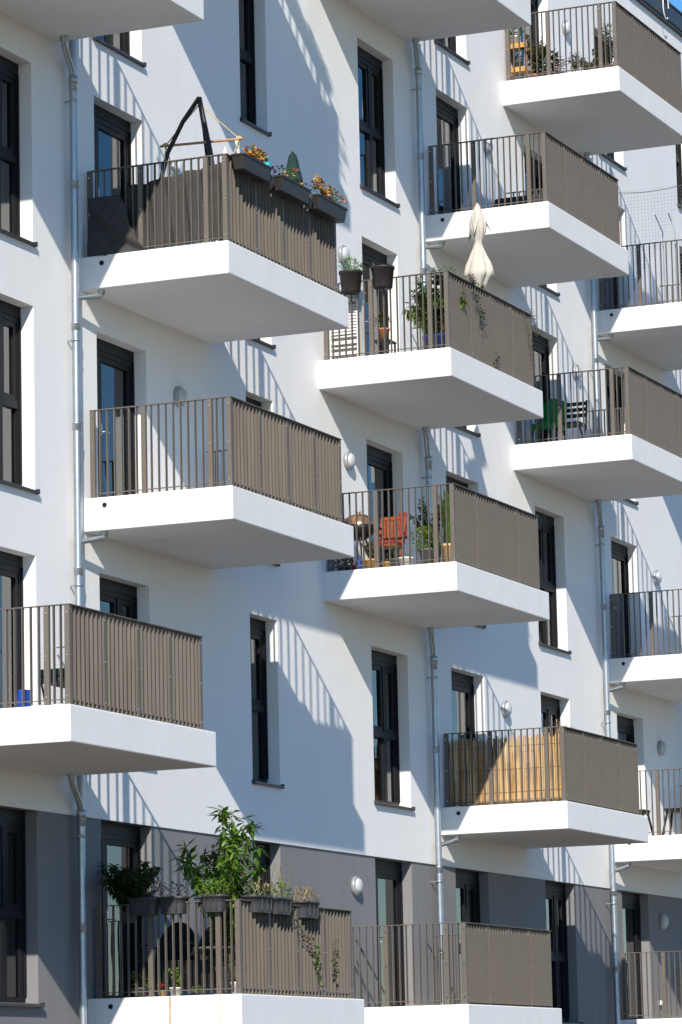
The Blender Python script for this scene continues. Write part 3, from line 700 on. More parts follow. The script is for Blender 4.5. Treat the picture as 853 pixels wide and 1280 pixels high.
# third floor left balcony: fabric screen, hammock chair, parasol
x0 = BX['A'] + XN; f3 = F[3]
sc = thing('privacy_screen', 'dark grey fabric screen tied inside the railing under the hammock, one end sagging out', 'privacy screen', (x0, 0, f3))
cloth('fabric', lambda u, v: (.05 + .018 * math.sin(u * 34 + 2 * v) + .012 * math.sin(u * 71 + v * 5), .55 + 1.32 * u, .06 + v * (.80 + .16 * u + .012 * math.sin(u * 22))), 80, 14, 'fabric', '', '', (0, 0, 0), sc)
def flap(u, v):
    right = .98 - .50 * v ** .8 - .04 * math.sin(v * 5); n = .085 + (right - .085) * u
    x = -.062 - .035 * math.sin(u * 5 + v * 6) * (1 - v) - .022 * math.sin((v * .8 + u * .6) * 19) * (1 - .5 * v) - .012 * math.sin((v - u * .7) * 31 + 1) - .03 * (1 - v)
    return (x, n, .01 + .74 * v - .08 * u * (1 - v))
cloth('fabric', flap, 30, 24, 'fabric', '', '', (0, 0, 0), sc)
hm = thing('hammock_chair', 'hanging chair on a pointed black wooden frame with off white cloth', 'hanging chair', (41.42, 1.1, f3))
apex = Vector((0, .03, 2.16)); legs = [[(0, .03, 2.16), (0, -.20, 1.88), (0, -.42, 1.50), (0, -.57, 1.0), (-.05, -.66, .45), (-.1, -.70, .0)],
        [(0, .03, 2.16), (.0, .10, 1.8), (.0, .17, 1.45), (.0, .22, 1.1), (-.03, .30, .5), (-.05, .36, 0)], [(0, .03, 2.13), (.2, .0, 1.8), (.45, -.05, 1.2), (.62, -.1, .5), (.66, -.1, .0)]]
for q in legs:
    l = MB(); l.tube(q, .029, 10); part('leg', l, ['darkwood'], hm)
br = MB(); br.tube([(.02, -.53, 1.60), (.02, .62, 1.56)], .017, 8); part('spreader_bar', br, ['wood'], hm)
rp = MB()
for y, zz in ((-.46, 1.60), (.56, 1.565)):
    rp.tube([(.02, .02, 2.08), (.02, y, zz)], .008, 5); rp.tube([(.02, y - .03, zz), (.02, y, zz + .02), (.02, y + .03, zz)], .024, 6)
    for dx in (-.25, .3): rp.tube([(.02, y, zz), (dx, y * .8, .95)], .007, 5)
part('rope', rp, ['straw'], hm)
cloth('sling', lambda u, v: (-.30 + .62 * u, -.44 + .95 * v + .02 * math.sin(u * 14), .42 + 1.0 * abs(2 * v - 1) ** 2.2 * .75 + .22 * abs(2 * u - 1) ** 2 + .012 * math.sin(v * 40 + u * 6)), 20, 36, 'hammock', '', '', (0, 0, 0), hm)
cloth('drape', lambda u, v: (.03 + .03 * math.sin(v * 8 + u * 12), .50 + .10 * u * (1.3 - v) + .05 * (1 - v), .80 + .78 * v), 10, 14, 'hammock', '', '', (0, 0, 0), hm)

def folded_parasol(x, n, zf, z0, z1, zp, r0, r1, rw, m, label, seed, flare=1.0, lean=0.):
    global rnd; rnd = random.Random(seed)
    t = thing('folded_parasol', label, 'parasol', (x, n, zf)); H = z1 - zf
    p = MB(); p.tube([(-lean, 0, .0), (0, 0, H + .02)], .019, 10); part('pole', p, ['wood' if m == 'cream' else 'darkwood'], t)
    ba = MB(); ba.lathe([(0, 0), (.22, 0), (.22, .05), (.05, .08), (.03, .3), (0, .3)], (-lean, 0, 0), 20); part('base', ba, ['greypot'], t)
    c = MB(); NA, NZ = 64, 26; vs = []
    for j in range(NZ + 1):
        v = j / NZ; zz = H - (z1 - z0) * v
        w = (z1 - z0) * v
        if v < zp: rad = .02 + (r0 - .02) * math.sin(min(1, v / (zp * .62)) * math.pi / 2) if v < zp * .62 else r0 + (rw - r0) * ((v - zp * .62) / (zp * .38)) ** 1.2
        elif v < .84 or m != 'cream': rad = rw + (r1 - rw) * ((v - zp) / ((.84 if m == 'cream' else 1) - zp)) ** .95
        else: rad = r1 * (1 - .62 * ((v - .84) / .16))
        for i in range(NA):
            a = 2 * math.pi * i / NA
            tw = a + .5 * v + .25 * math.sin(5 * v + seed)
            amp = (.42 if v > .10 else .08) * (1 if m == 'cream' else .5)
            fold = 1.06 - amp * (1 - abs(math.sin(4 * tw + seed)) ** .55) * (.7 + .3 * math.sin(2 * a + seed)) + .16 * noise.noise((math.cos(a) * 1.6, math.sin(a) * 1.6, v * 5 + seed)) + .07 * noise.noise((math.cos(a) * 6, math.sin(a) * 6, v * 14))
            dz = (.17 * (z1 - z0) * max(0, (v - .85) / .15)) * (.5 * math.sin(4 * a + seed) + .5 * math.sin(2 * a + 1 + seed)) * flare
            vs.append((rad * fold * math.cos(a), rad * fold * math.sin(a), zz + dz * .55))
    c.add(vs, [(j * NA + i, j * NA + (i + 1) % NA, (j + 1) * NA + (i + 1) % NA, (j + 1) * NA + i) for j in range(NZ) for i in range(NA)], 0, True)
    o = part('canopy', c, [m], t); o.modifiers.new('thick', 'SOLIDIFY').thickness = .004
    if m == 'cream':
        st = MB(); st.lathe([(rw * 1.05, -.03), (rw * 1.2, 0), (rw * 1.05, .03)], (0, 0, H - (z1 - z0) * zp), 24, 0); part('tie_strap', st, ['cream'], t)
        tp = MB(); 
        for k in range(3):
            a = k * 2.1 + .6; rr_ = r0 * 1.1
            tp.add([(0, 0, H - .04), (rr_ * math.cos(a), rr_ * math.sin(a), H - .26), (rr_ * 1.5 * math.cos(a + .35), rr_ * 1.5 * math.sin(a + .35), H - .42 - .06 * k), (rr_ * math.cos(a + .8), rr_ * math.sin(a + .8), H - .28)], [(0, 1, 2), (0, 2, 3)], 0, True)
        o = part('vent_flap', tp, ['cream'], t); o.modifiers.new('thick', 'SOLIDIFY').thickness = .004
    return t
folded_parasol(43.1, 1.66, f3, f3 + .80, f3 + 1.76, .04, .04, .21, .05, 'parasolgreen', 'dark green folded parasol standing behind the middle flower box', 3, .2)
folded_parasol(50.2, 1.50, F[3], F[3] + 1.38, F[3] + 2.64, .47, .122, .225, .05, 'cream', 'cream folded parasol tied at its waist above the taupe panels', 5, 1.0)

# small turquoise ornament and grey cups between the flower boxes
b = MB(); b.lathe([(0, 0), (.03, .0), (.052, .05), (.05, .09), (.03, .13), (.014, .17), (.022, .19), (0, .2)], (0, 0, .1), 16); b.tube([(0, 0, -.1), (0, 0, .12)], .006, 6)
solo('garden_ornament', b, ['teal'], 'small turquoise ornament on a stick between the first two flower boxes', 'ornament', (41.52, 2.0, f3 + 1.02))
for x, lab in ((41.50, 'grey cup hung on the rail under the turquoise ornament'), (42.70, 'grey cup hung on the rail before the last flower box')):
    b = MB(); b.lathe([(0, 0), (.04, 0), (.062, .15), (.066, .16), (.060, .16), (.04, .02)], seg=16); b.tube([(-.03, -.03, .14), (-.03, -.09, .19), (-.03, -.12, .12)], .006, 5)
    solo('hanging_cup', b, ['greypot'], lab, 'cup', (x, 2.035, f3 + .90), 'grey cups between the flower boxes')

# second floor left: stacked crate at the far end
ct = thing('crate_stack', 'black slatted crates stacked at the end of the bare balcony', 'crate', (43.05, 1.66, F[2]))
for k in range(4):
    b = MB()
    for q in (-.17, .17):
        b.box(-.22, .22, q - .008, q + .008, .03 + k * .17, .15 + k * .17)
    for q in (-.22, .22):
        b.box(q - .008, q + .008, -.162, .162, .03 + k * .17, .15 + k * .17)
    b.box(-.21, .21, -.16, .16, .02 + k * .17, .03 + k * .17)
    for q in (-.20, .0, .20):
        for p_ in (-.16, .16): b.box(q - .012, q + .012, p_ - .012, p_ + .012, k * .17, .17 + k * .17)
    part('crate', b, ['black'], ct)

# first floor left: blue bucket, dark lounge chair with green cushion
b = MB(); b.lathe([(0, 0), (.07, 0), (.095, .22), (.10, .23), (.09, .23), (.07, .02)], seg=20)
solo('bucket', b, ['bluebright'], 'bright blue bucket on the floor of the lower left balcony', 'bucket', (36.42, 1.22, F[1]))
lc = thing('lounge_chair', 'low dark lounge chair with green and navy cushion behind lower left fins', 'chair', (36.62, 1.62, F[1]))
b = MB(); b.box(-.2, .75, -.24, .24, .30, .36); part('seat', b, ['cushion'], lc, bevel=.02)
b = MB(); b.box(-.22, .2, -.23, .23, .36, .45); part('cushion', b, ['parasolgreen'], lc, bevel=.03)
b = MB(); b.bar((.72, 0, .34), (.98, 0, .72), .46, .05); part('backrest', b, ['cushion'], lc, bevel=.015)
for sx in (-.16, .70):
    for sn in (-.21, .21):
        l = MB(); l.tube([(sx, sn, .32), (sx + (.14 if sx < 0 else -.14), sn, 0)], .014, 6); part('leg', l, ['black'], lc)

# ground floor middle: broom and grey storage crates
bm_ = thing('broom', 'dark broom leaning in the corner of the empty ground floor balcony', 'broom', (48.25, .62, F[0]))
l = MB(); l.tube([(0, 0, .06), (-.02, -.48, .95)], .013, 6); part('stick', l, ['black'], bm_)
l = MB(); l.bar((-.14, .03, .05), (.14, .03, .05), .05, .06); part('brush', l, ['black'], bm_)
for k, (m, w) in enumerate((('greypot', .24), ('steel', .22), ('cushion', .2))):
    b = MB(); b.box(-.2, .2, -w, w, 0, .19); b.box(-.215, .215, -w - .012, w + .012, .19, .22)
    solo('storage_box', b, [m], ['dark grey storage box at the bottom of its stack behind the ground floor panels', 'silvery storage box in the middle of its stack', 'charcoal storage box on top of its stack'][k], 'storage box',
         (51.0, 1.62, F[0] + .225 * k), 'stacked boxes on the empty ground floor balcony', .01)

# first floor middle: reed matting on the side rail, dry grass over the panels
rnd = random.Random(51); b = MB(); n = .10
while n < 1.87:
    w = rnd.uniform(.007, .013); h = 1.0 + rnd.uniform(-.03, .04) - (.10 * rnd.random() if rnd.random() < .25 else 0); x = rnd.uniform(-.006, .006)
    b.tube([(x, n + w / 2, .025), (x + rnd.uniform(-.01, .01), n + w / 2 + rnd.uniform(-.008, .008), .5), (x + rnd.uniform(-.012, .012), n + w / 2 + rnd.uniform(-.012, .012), h)], w / 2 + .001, 6, rnd.choice([0, 0, 0, 2, 2, 3]))
    n += w * rnd.uniform(.82, 1.0)
for zz in (.18, .52, .86): b.tube([(-.012, .09, zz), (-.012, 1.88, zz + .01)], .003, 4, 1)
solo('reed_screen', b, ['reed', 'stem', 'reeddark', 'reedpale'], 'straw coloured reed mat lining the railing of the first floor middle balcony', 'reed mat', (BX['Bp'] + XN + .045, 0, F[1]))
def dry_tuft(x, n, zf, h, label, seed, cnt=60):
    global rnd; rnd = random.Random(seed); f = MB()
    for i in range(cnt):
        a = (rnd.uniform(-.9, .9) * .5, rnd.uniform(-.05, .05), 0); e = (a[0] + rnd.uniform(-.09, .09), a[1] + rnd.uniform(-.06, .08), h * rnd.uniform(.3, 1))
        f.tube([a, e], .0025, 4)
        for j in range(2): f.leaf(e, (rnd.uniform(-1, 1), rnd.uniform(-1, 1), rnd.uniform(-.5, 1)), .035, .012)
    return solo('dry_grass', f, ['straw'], label, 'dry plant', (x, n, zf), 'dry grass on the reed mat balcony')
def trough(x, n, zf, L, label, m='box'):
    b = MB(); b.box(0, L, 0, .16, 0, .15); b.box(-.01, L + .01, -.01, .17, .135, .155); return solo('trough', b, [m], label, 'trough', (x, n, zf), None, .008)
trough(52.1, 1.62, F[1] + .72, 1.0, 'dark trough inside the rail, holding the dry grass above the reed mat corner')
dry_tuft(52.6, 1.72, F[1] + .87, .36, 'tuft of dry grass sticking up over the panels at the reed mat corner', 52)
trough(53.9, 1.62, F[1] + .72, 1.0, 'dark trough inside the rail near the far end of the reed mat balcony')
dry_tuft(54.4, 1.72, F[1] + .87, .30, 'low dry tufts over the far end of the reed mat balcony panels', 53, 40)

# second floor middle: grill, orange chair, pots
f2 = F[2]; bx = BX['B']
gr = thing('kettle_grill', 'round kettle grill with copper lid behind the end of the bare balcony', 'grill', (bx + .62, .30, f2))
b = MB(); b.lathe([(0, .50), (.10, .51), (.19, .57), (.235, .66), (.24, .70), (.22, .70), (0, .6)], seg=24); part('bowl', b, ['black'], gr)
b = MB(); b.lathe([(.245, .705), (.24, .73), (.20, .81), (.12, .86), (.03, .88), (.03, .90), (.04, .915), (0, .92)], seg=24); part('lid', b, ['copper'], gr)
for i in range(3):
    l = MB(); a = i * 2.094 + .5; l.tube([(.12 * math.cos(a), .12 * math.sin(a), .54), (.26 * math.cos(a), .26 * math.sin(a), 0)], .012, 6); part('leg', l, ['black'], gr)
b = MB(); b.tube([(0, .24, .66), (0, .32, .66), (.14, .32, .66), (.14, .2, .66)], .01, 6); part('side_handle', b, ['black'], gr)
oc = thing('folding_chair', 'orange slatted wooden folding chair with a red seat cushion', 'chair', (bx + .82, .70, f2))
oc.scale = (.86, .86, .92)
b = MB()
for sn in (-.21, .21): b.bar((-.02, sn, .40), (.16, sn, .90), .03, .03)
for i in range(6): b.box(.145 - .0, .165, -.195 + i * .067, -.145 + i * .067, .50, .88)
b.bar((.16, -.23, .90), (.16, .23, .90), .03, .06); b.bar((.07, -.2, .52), (.07, .2, .52), .03, .05); part('backrest', b, ['orangewood'], oc)
b = MB(); b.box(-.36, .02, -.21, .21, .41, .44); part('seat', b, ['orangewood'], oc)
b = MB(); b.box(-.35, .01, -.20, .20, .44, .50); part('cushion', b, ['red'], oc, bevel=.02)
for sn in (-.22, .22):
    for q in (((-.36, .42), (.12, 0)), ((.02, .42), (-.38, 0))):
        l = MB(); l.bar((q[0][0], sn, q[0][1]), (q[1][0], sn, q[1][1]), .022, .035); part('leg', l, ['orangewood'], oc)
b = MB(); b.box(-.012, .012, -.16, .16, 0, .24)
b = thing('crumpled_towel', 'red towel draped over the back of the orange folding chair', 'towel', (bx + .98, .80, f2))
cloth('cloth', lambda u, v: (-.035 + .01 * math.sin(v * 9 + u * 20), .12 * u - .02, .52 + .38 * v + .01 * math.sin(u * 9)), 10, 10, 'red', '', '', (0, 0, 0), b)
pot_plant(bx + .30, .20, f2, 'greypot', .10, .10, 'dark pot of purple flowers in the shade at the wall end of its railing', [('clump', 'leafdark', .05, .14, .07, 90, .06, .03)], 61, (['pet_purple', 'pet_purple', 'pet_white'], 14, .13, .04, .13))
pot_plant(bx + .32, .60, f2, 'ochre', .115, .165, 'ochre pot with grey-green herb in front of the grill', [('shrub', 'leafgrey', .30, .18, 22, 30, .06, .018)], 62)
pot_plant(bx + .36, .82, f2, 'ochre', .07, .12, 'smaller ochre pot standing by the second railing post', [('clump', 'leafgrey', .06, .08, .07, 50, .05, .014)], 63)
pot_plant(bx + .34, .97, f2, 'greypot', .09, .15, 'grey pot of faded lavender between ochre and white pots', [('blades', 'leafgrey', .24, 120, .13, .008)], 64)
pot_plant(bx + .32, 1.13, f2, 'whitepot', .105, .155, 'white round pot in front of the orange chair', [('clump', 'leafgrey', .02, .06, .03, 30, .04, .012)], 65)
pot_plant(bx + .38, 1.44, f2, 'greypot', .125, .26, 'dark grey pot with leafy green plant and small white blooms', [('clump', 'leafbright', .14, .22, .16, 330, .08, .035)], 66, (['pet_white', 'pet_yellow'], 14, .18, .1, .26))
pot_plant(bx + .75, 1.34, f2, 'greypot', .14, .30, 'tall loose dark leaved plant behind the grey pot', [('shrub', 'leafdark', .75, .32, 14, 44, .085, .04)], 67)
pot_plant(bx + .30, 1.78, f2, 'sand', .10, .29, 'sand coloured pot with long upright leaves at the panel corner', [('blades', 'leaf', .85, 70, .2, .03), ('blades', 'leafdry', .6, 16, .14, .02)], 68)
pot_plant(bx + .60, 1.74, f2, 'terra', .085, .42, 'tall terracotta pot with sword leaves squeezed behind the panel', [('blades', 'leaf', .7, 30, .14, .035)], 69)
b = MB(); b.lathe([(0, 0), (.035, 0), (.04, .08), (.04, .14), (.016, .18), (.016, .22), (0, .22)], seg=14)
solo('plastic_bottle', b, ['bluebright'], 'small blue and white bottle left of the ochre pot', 'bottle', (bx + .26, .43, f2))
b = MB(); b.lathe([(0, 0), (.06, 0), (.075, .06), (.05, .10), (0, .11)], seg=14)
solo('toy_ball', b, ['red'], 'small red object lying beside the blue bottle', 'toy', (bx + .26, .34, f2))

# third floor middle: slatted cabinet, planters, blue pots, trailing plants
f3 = F[3]
cb = thing('slatted_cabinet', 'white slatted cabinet with open dark compartments against the wall behind the railing', 'cabinet', (bx + .42, .28, f3))
b = MB(); b.box(-.14, .14, -.22, -.20, 0, 1.02); b.box(-.14, .14, .20, .22, 0, 1.02); b.box(.12, .14, -.2, .2, 0, 1.02); b.box(-.15, .15, -.23, .23, 1.02, 1.045)
for zz in (.04, .2, .36, .80): b.box(-.14, .12, -.2, .2, zz, zz + .02)
part('carcass', b, ['whitewood'], cb)
b = MB()
for i in range(9): b.box(-.152, -.138, -.2, .2, .40 + i * .044, .43 + i * .044)
for zz in (.10, .26, .86, .93): b.box(-.152, -.138, -.2, .2, zz, zz + .05)
part('slats', b, ['whitewood'], cb)
def round_planter(x, n, z, label, lm, hh, cnt, seed):
    global rnd; rnd = random.Random(seed)
    t = thing('railing_planter', label, 'planter', (x, n, z), 'dark round planters on the railing')
    p = MB(); p.lathe([(0, 0), (.125, 0), (.135, .02), (.16, .27), (.172, .275), (.172, .31), (.158, .31), (.15, .26)], seg=24); part('pot', p, ['box'], t)
    so = MB(); so.lathe([(0, .28), (.155, .28)], seg=20); part('soil', so, ['soil'], t)
    f = MB(); f.clump((0, 0, .30 + hh * .4), (.17, .17, hh * .6), cnt, .07, .018); part('foliage', f, [lm], t)
round_planter(bx + .06, .50, f3 + .93, 'dark round planter overflowing with grassy green, nearest the flower box balcony', 'leafbright', .20, 260, 71)
round_planter(bx + .08, .98, f3 + .95, 'dark round planter almost bare, second on the railing', 'leafgrey', .05, 40, 72)
pot_plant(bx + .70, 1.50, f3, 'blue', .17, .32, 'large blue pot with leaning leafy shrub behind the railing bars', [('shrub', 'leafbright', .62, .58, 26, 70, .13, .045), ('shrub', 'leaf', .85, .42, 16, 60, .13, .045)], 73)
pot_plant(bx + .45, 1.70, f3, 'blue', .12, .28, 'smaller blue pot under dark leaves in the panel corner', [('clump', 'leafdark', .22, .15, .22, 130, .09, .04)], 74)
ps = thing('corner_shelf', 'dark shelf with a plant tray at the panel corner under the greens', 'shelf', (bx + .42, 1.72, f3))
b = MB()
for sx in (-.12, .12):
    for sn in (-.12, .12): b.box(sx - .012, sx + .012, sn - .012, sn + .012, 0, 1.02)
part('frame', b, ['black'], ps)
for zz in (.62, 1.02):
    b = MB(); b.box(-.14, .14, -.14, .14, zz, zz + .025); part('board', b, ['black'], ps)
pot_plant(bx + .42, 1.72, f3 + 1.045, 'greypot', .12, .07, 'flat tray of light green herbs at the top of the corner shelf', [('clump', 'leafbright', .05, .22, .06, 150, .06, .025)], 75)
pot_plant(bx + 1.35, 1.72, f3 + .90, 'greypot', .10, .16, 'pink flowering pot just behind the panels, left of the cream parasol', [('clump', 'leaf', .05, .12, .06, 50, .06, .03)], 76, (['pet_pink'], 16, .11, .06, .16))
pot_plant(bx + .55, .78, f3 + .30, 'terra', .085, .18, 'terracotta pot with orange red flowers between cabinet and door', [('clump', 'leaf', .12, .10, .12, 80, .07, .03)], 77, (['pet_orange', 'pet_red'], 14, .09, .1, .24))
b = MB(); b.box(-.16, .16, -.13, .13, .28, .30)
for sx in (-.14, .14):
    for sn in (-.11, .11): b.box(sx - .012, sx + .012, sn - .012, sn + .012, 0, .28)
solo('plant_stool', b, ['darkwood'], 'small dark stool carrying the terracotta pot of orange flowers', 'stool', (bx + .55, .78, f3))
vine('climbing_plant', [(48.55, 1.97, f3 + 1.15), (48.7, 2.0, f3 + .95), (48.86, 1.99, f3 + .75), (48.95, 1.985, f3 + .55)], 'leafy plant trailing over the panels under the cream parasol', 81, 70, .055, .035, 'leafdark', .10)
vine('climbing_plant', [(50.75, 1.97, f3 + 1.08), (50.85, 1.99, f3 + .85), (50.95, 1.985, f3 + .60), (51.05, 1.985, f3 + .38)], 'thin strand of small leaves hanging near the far end of the trailing plant panels', 82, 22, .045, .025, 'leafgrey', .05)
vine('climbing_plant', [(51.05, 1.97, f3 + 1.15), (51.15, 1.99, f3 + .98), (51.2, 1.985, f3 + .8)], 'pale flowering strand at the last corner of the trailing plant panels', 83, 34, .04, .025, 'leafgrey', .07)
vine('climbing_plant', [(49.45, 1.955, f3 + .02), (49.5, 1.985, f3 + .10), (49.52, 1.985, f3 + .22)], 'dark sprig growing out at the foot of the panels below the parasol', 84, 22, .05, .03, 'leafdark', .05)

# fourth floor: low sofa
so = thing('garden_sofa', 'low charcoal garden sofa behind the bars below the top floor', 'sofa', (53.9, .95, F[4]))
b = MB(); b.box(-.35, .55, -.75, .75, .12, .40); part('seat', b, ['cushion'], so, bevel=.04)
b = MB(); b.box(.45, .65, -.75, .75, .35, .78); part('backrest', b, ['cushion'], so, bevel=.05)
for sx in (-.25, .45):
    for sn in (-.68, .68):
        l = MB(); l.box(sx - .02, sx + .02, sn - .02, sn + .02, 0, .12); part('leg', l, ['black'], so)
b = MB(); b.box(-.1, .5, .62, .78, .40, .56); part('armrest', b, ['cushion'], so, bevel=.03)

# top floor: plant shelf and pots
cx_ = BX['C']; f5 = F[5]
sh = thing('plant_shelf', 'honey coloured wooden plant shelf against the wall on the top floor balcony', 'shelf', (cx_ + .38, .16, f5))
for zz in (.22, .62):
    b = MB(); b.box(-.16, .16, -.14, .16, zz, zz + .03); b.box(-.17, -.155, -.15, .17, zz - .03, zz + .05); part('board', b, ['shelfwood'], sh)
for sn in (-.14, .18):
    b = MB(); b.bar((-.15, sn, 0), (-.10, sn, .82), .03, .03); b.bar((.15, sn, 0), (.10, sn, .82), .03, .03); part('upright', b, ['wood'], sh)
pot_plant(cx_ + .36, .10, f5 + .65, 'whitepot', .11, .17, 'white pot with bright leaves on the upper shelf board', [('clump', 'leafbright', .08, .13, .10, 100, .10, .04)], 91)
pot_plant(cx_ + .36, .16, f5 + .25, 'greypot', .075, .15, 'grey pot on the lower shelf board', [('clump', 'leafdark', .04, .07, .05, 40, .06, .03)], 92)
pot_plant(cx_ + .42, .44, f5, 'terra', .10, .15, 'pot of brownish trailing leaves right beside the plant shelf', [('shrub', 'leafdry', .5, .24, 14, 36, .09, .04), ('shrub', 'leafdark', .7, .24, 10, 34, .10, .045)], 93)
pot_plant(cx_ + .36, .66, f5, 'greypot', .13, .14, 'grey bowl with dark round leaved plant on the top floor', [('clump', 'leafdark', .20, .18, .18, 200, .11, .06)], 94)
pot_plant(cx_ + .34, .86, f5, 'greypot', .09, .11, 'pot of pink purple blooms beside the second post on the top floor', [('clump', 'leafdark', .05, .09, .06, 50, .05, .03)], 95, (['pet_pink', 'pet_purple', 'pet_salmon'], 46, .13, .03, .22))
pot_plant(cx_ + .34, 1.15, f5, 'whitepot', .06, .08, 'small pot with thin single stem and few leaves on the top floor', [('shrub', 'leafgrey', .36, .13, 7, 18, .07, .035)], 96)
pot_plant(cx_ + .36, 1.36, f5, 'greypot', .12, .06, 'low tray of seedlings on the top floor', [('shrub', 'leafgrey', .26, .18, 18, 14, .06, .03)], 97)
pot_plant(cx_ + .38, 1.50, f5, 'greypot', .08, .10, 'mid sized sprawling grey-green plant left of the small conifer', [('shrub', 'leafgrey', .42, .18, 12, 26, .07, .035)], 98)
pot_plant(cx_ + .50, 1.64, f5, 'greypot', .10, .14, 'small dark conifer behind the third post on the top floor', [('clump', 'leafdark', .34, .12, .42, 420, .09, .02)], 99)
pot_plant(cx_ + .42, 1.83, f5, 'terra', .09, .13, 'terracotta pot with upright green blades at the top floor corner', [('blades', 'leafdark', .5, 46, .10, .018)], 100)

# third floor right: green chair, black chair and table
gc = thing('plastic_chair', 'glossy green plastic chair at the wall end of its balcony', 'chair', (56.35, .30, F[3]))
b = MB(); b.box(-.23, .23, -.22, .22, .40, .44); b.box(-.235, -.21, -.22, .22, .34, .40); b.box(-.21, .23, .205, .222, .35, .40); b.box(-.21, .23, -.222, -.205, .35, .40); part('seat', b, ['green'], gc, bevel=.012)
cloth('backrest', lambda u, v: (.22 + .10 * v - .05 * math.sin(u * math.pi), -.22 + .44 * u, .44 + .48 * v * (.82 + .18 * math.sin(u * math.pi))), 14, 12, 'green', '', '', (0, 0, 0), gc)
for sx in (-.2, .2):
    for sn in (-.19, .19):
        l = MB(); l.tube([(sx, sn, .40), (sx * 1.15, sn * 1.15, 0)], .016, 8); part('leg', l, ['black'], gc)
bc = thing('folding_chair', 'black chair beside the green plastic chair', 'chair', (56.55, .62, F[3]))
b = MB(); b.box(-.2, .2, -.2, .2, .43, .46); part('seat', b, ['black'], bc)
b = MB(); b.bar((.2, -.18, .44), (.28, -.18, .88), .025, .025); b.bar((.2, .18, .44), (.28, .18, .88), .025, .025)
for zz in (.6, .7, .8): b.box(.22 + (zz - .6) * .2, .24 + (zz - .6) * .2, -.18, .18, zz, zz + .06)
part('backrest', b, ['black'], bc)
for sn in (-.19, .19):
    l = MB(); l.bar((-.2, sn, .44), (.2, sn, 0), .022, .03); part('leg', l, ['black'], bc)
    l = MB(); l.bar((.2, sn, .44), (-.2, sn, 0), .022, .03); part('leg', l, ['black'], bc)

# fourth floor right: cat net on poles
nx = BX['Cp'] + XN + .06; nt_ = thing('cat_net', 'pale grey cat net strung above the railing at the right edge', 'net', (nx, 0, F[4]))
b = MB(); nz0, cell = .10, .06
def top(nn): return 2.13 - .10 * math.sin(math.pi * (nn - .02) / 1.9)
nn = .05
while nn <= 1.92:
    b.tube([(.01 * math.sin(nn * 9), nn, nz0), (.01 * math.cos(nn * 7), nn, 1.1), (0, nn, top(nn))], .0012, 3, 0, False); nn += cell
zz = nz0
while zz < 2.12:
    pts = [(.008 * math.sin(q * 1.3 + zz * 4), .05 + q * 1.87 / 10, zz) for q in range(11) if zz < top(.05 + q * 1.87 / 10)]
    if len(pts) > 1: b.tube(pts, .0012, 3, 0, False)
    zz += cell
b.tube([(0, .05 + q * 1.87 / 14, top(.05 + q * 1.87 / 14)) for q in range(15)], .006, 5); part('netting', b, ['net'], nt_)
for yy, dx in ((1.18, -.12), (1.40, -.10)):
    p = MB(); p.tube([(.05, yy, 0), (.05, yy, 1.30), (.05 + dx * .2, yy + dx, 1.62)], .010, 6); part('pole', p, ['steel'], nt_)
p = MB(); p.tube([(0, 1.92, 0), (0, 1.92, 2.15)], .012, 6); part('pole', p, ['steel'], nt_)

# first floor right: two black stools
def stool(x, n, label):
    t = thing('stool', label, 'stool', (x, n, F[1]), 'black stools at the right edge')
    b = MB(); b.box(-.17, .17, -.17, .17, .44, .47); b.box(-.16, .16, -.16, .16, .40, .44); part('seat', b, ['black'], t, bevel=.01)
    for sx in (-.13, .13):
        for sn in (-.13, .13):
            l = MB(); l.bar((sx, sn, .42), (sx * 1.5, sn * 1.6, 0), .03, .03); part('leg', l, ['black'], t)
stool(60.15, .32, 'black stool nearest the downspout, partly hidden by the reed mat balcony')
stool(60.25, .98, 'black stool beyond the second post at the right edge')

# ------------------------------------------------------------------ ground
g = MB(); NX, NN = 30, 40; vs = []
for j in range(NN + 1):
    n = -60 + 460 * (j / NN) ** 1.6 if j else -60
    for i in range(NX + 1):
        x = -300 + 700 * i / NX
        t = min(1, max(0, (n - 3) / 12)); t = t * t * (3 - 2 * t)
        vs.append((x, n, (GROUND_B) * (1 - t) + (-CZ) * t + CZ))
g.add(vs, [(j * (NX + 1) + i, j * (NX + 1) + i + 1, (j + 1) * (NX + 1) + i + 1, (j + 1) * (NX + 1) + i) for j in range(NN) for i in range(NX)], 0, True)
go = link('ground', g.mesh('ground', ['ground'])); tag(go, 'pale paved ground sloping up to the building', None, None, 'structure')

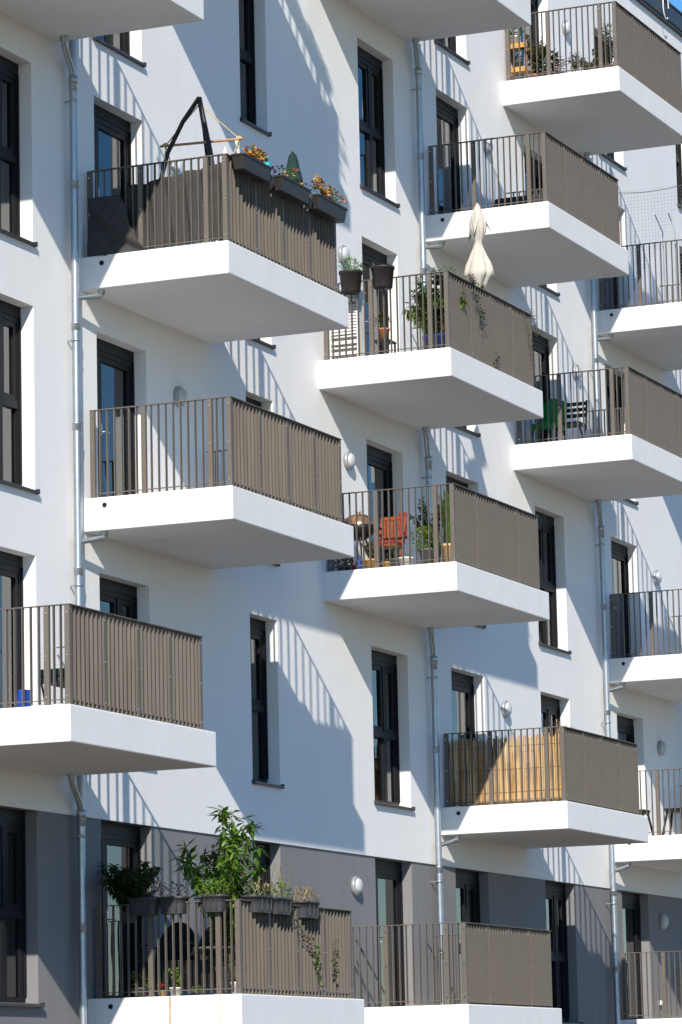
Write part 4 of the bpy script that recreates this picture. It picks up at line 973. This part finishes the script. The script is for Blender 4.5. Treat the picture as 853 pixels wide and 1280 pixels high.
# ------------------------------------------------------------------ light, sky, camera
sun_v = Vector((-2.46, -1.0, 1.728)).normalized()
sl = bpy.data.lights.new('sun', 'SUN'); sl.energy = 5.0; sl.angle = R(.53); sl.color = (1.0, .915, .80)
so_ = bpy.data.objects.new('sun', sl); COL.objects.link(so_); so_.rotation_euler = (-sun_v).to_track_quat('-Z', 'Y').to_euler(); so_.location = (0, -40, 60)
w = bpy.data.worlds.new('World'); scn.world = w; w.use_nodes = True; nt = w.node_tree
sk = nt.nodes.new('ShaderNodeTexSky'); sk.sky_type = 'NISHITA'; sk.sun_disc = False
sk.sun_elevation = math.asin(sun_v.z); sk.sun_rotation = math.atan2(sun_v.x, sun_v.y) % (2 * math.pi)
sk.air_density = 1.0; sk.dust_density = 0.0; sk.ozone_density = 4.0
bg = nt.nodes['Background']; bg.inputs['Strength'].default_value = .132
hs = nt.nodes.new('ShaderNodeHueSaturation'); hs.inputs['Saturation'].default_value = 1.25; hs.inputs['Value'].default_value = 1.0
nt.links.new(sk.outputs['Color'], hs.inputs['Color']); nt.links.new(hs.outputs['Color'], bg.inputs['Color'])

cam = bpy.data.cameras.new('camera'); co = bpy.data.objects.new('camera', cam); COL.objects.link(co); scn.camera = co
r = Vector((.39290156, -.91931946, -.02191111)); u = Vector((-.13603614, -.08167165, .98733171)); fw = Vector((.90946277, .38494347, .15714959))
mw = Matrix(((r.x, u.x, -fw.x, 0), (r.y, u.y, -fw.y, -20.46814), (r.z, u.z, -fw.z, CZ), (0, 0, 0, 1)))
co.matrix_world = mw
cam.sensor_fit = 'VERTICAL'; cam.sensor_height = 36; cam.sensor_width = 24; cam.lens = 4686.46386 / 1280 * 36
cam.clip_start = .5; cam.clip_end = 2000
scn.render.resolution_x = 682; scn.render.resolution_y = 1024
scn.view_settings.view_transform = 'Standard'; scn.view_settings.look = 'None'; scn.view_settings.gamma = 1; scn.view_settings.exposure = 0.3
scn.render.engine = 'CYCLES'
scn.cycles.max_bounces = 10; scn.cycles.transparent_max_bounces = 16
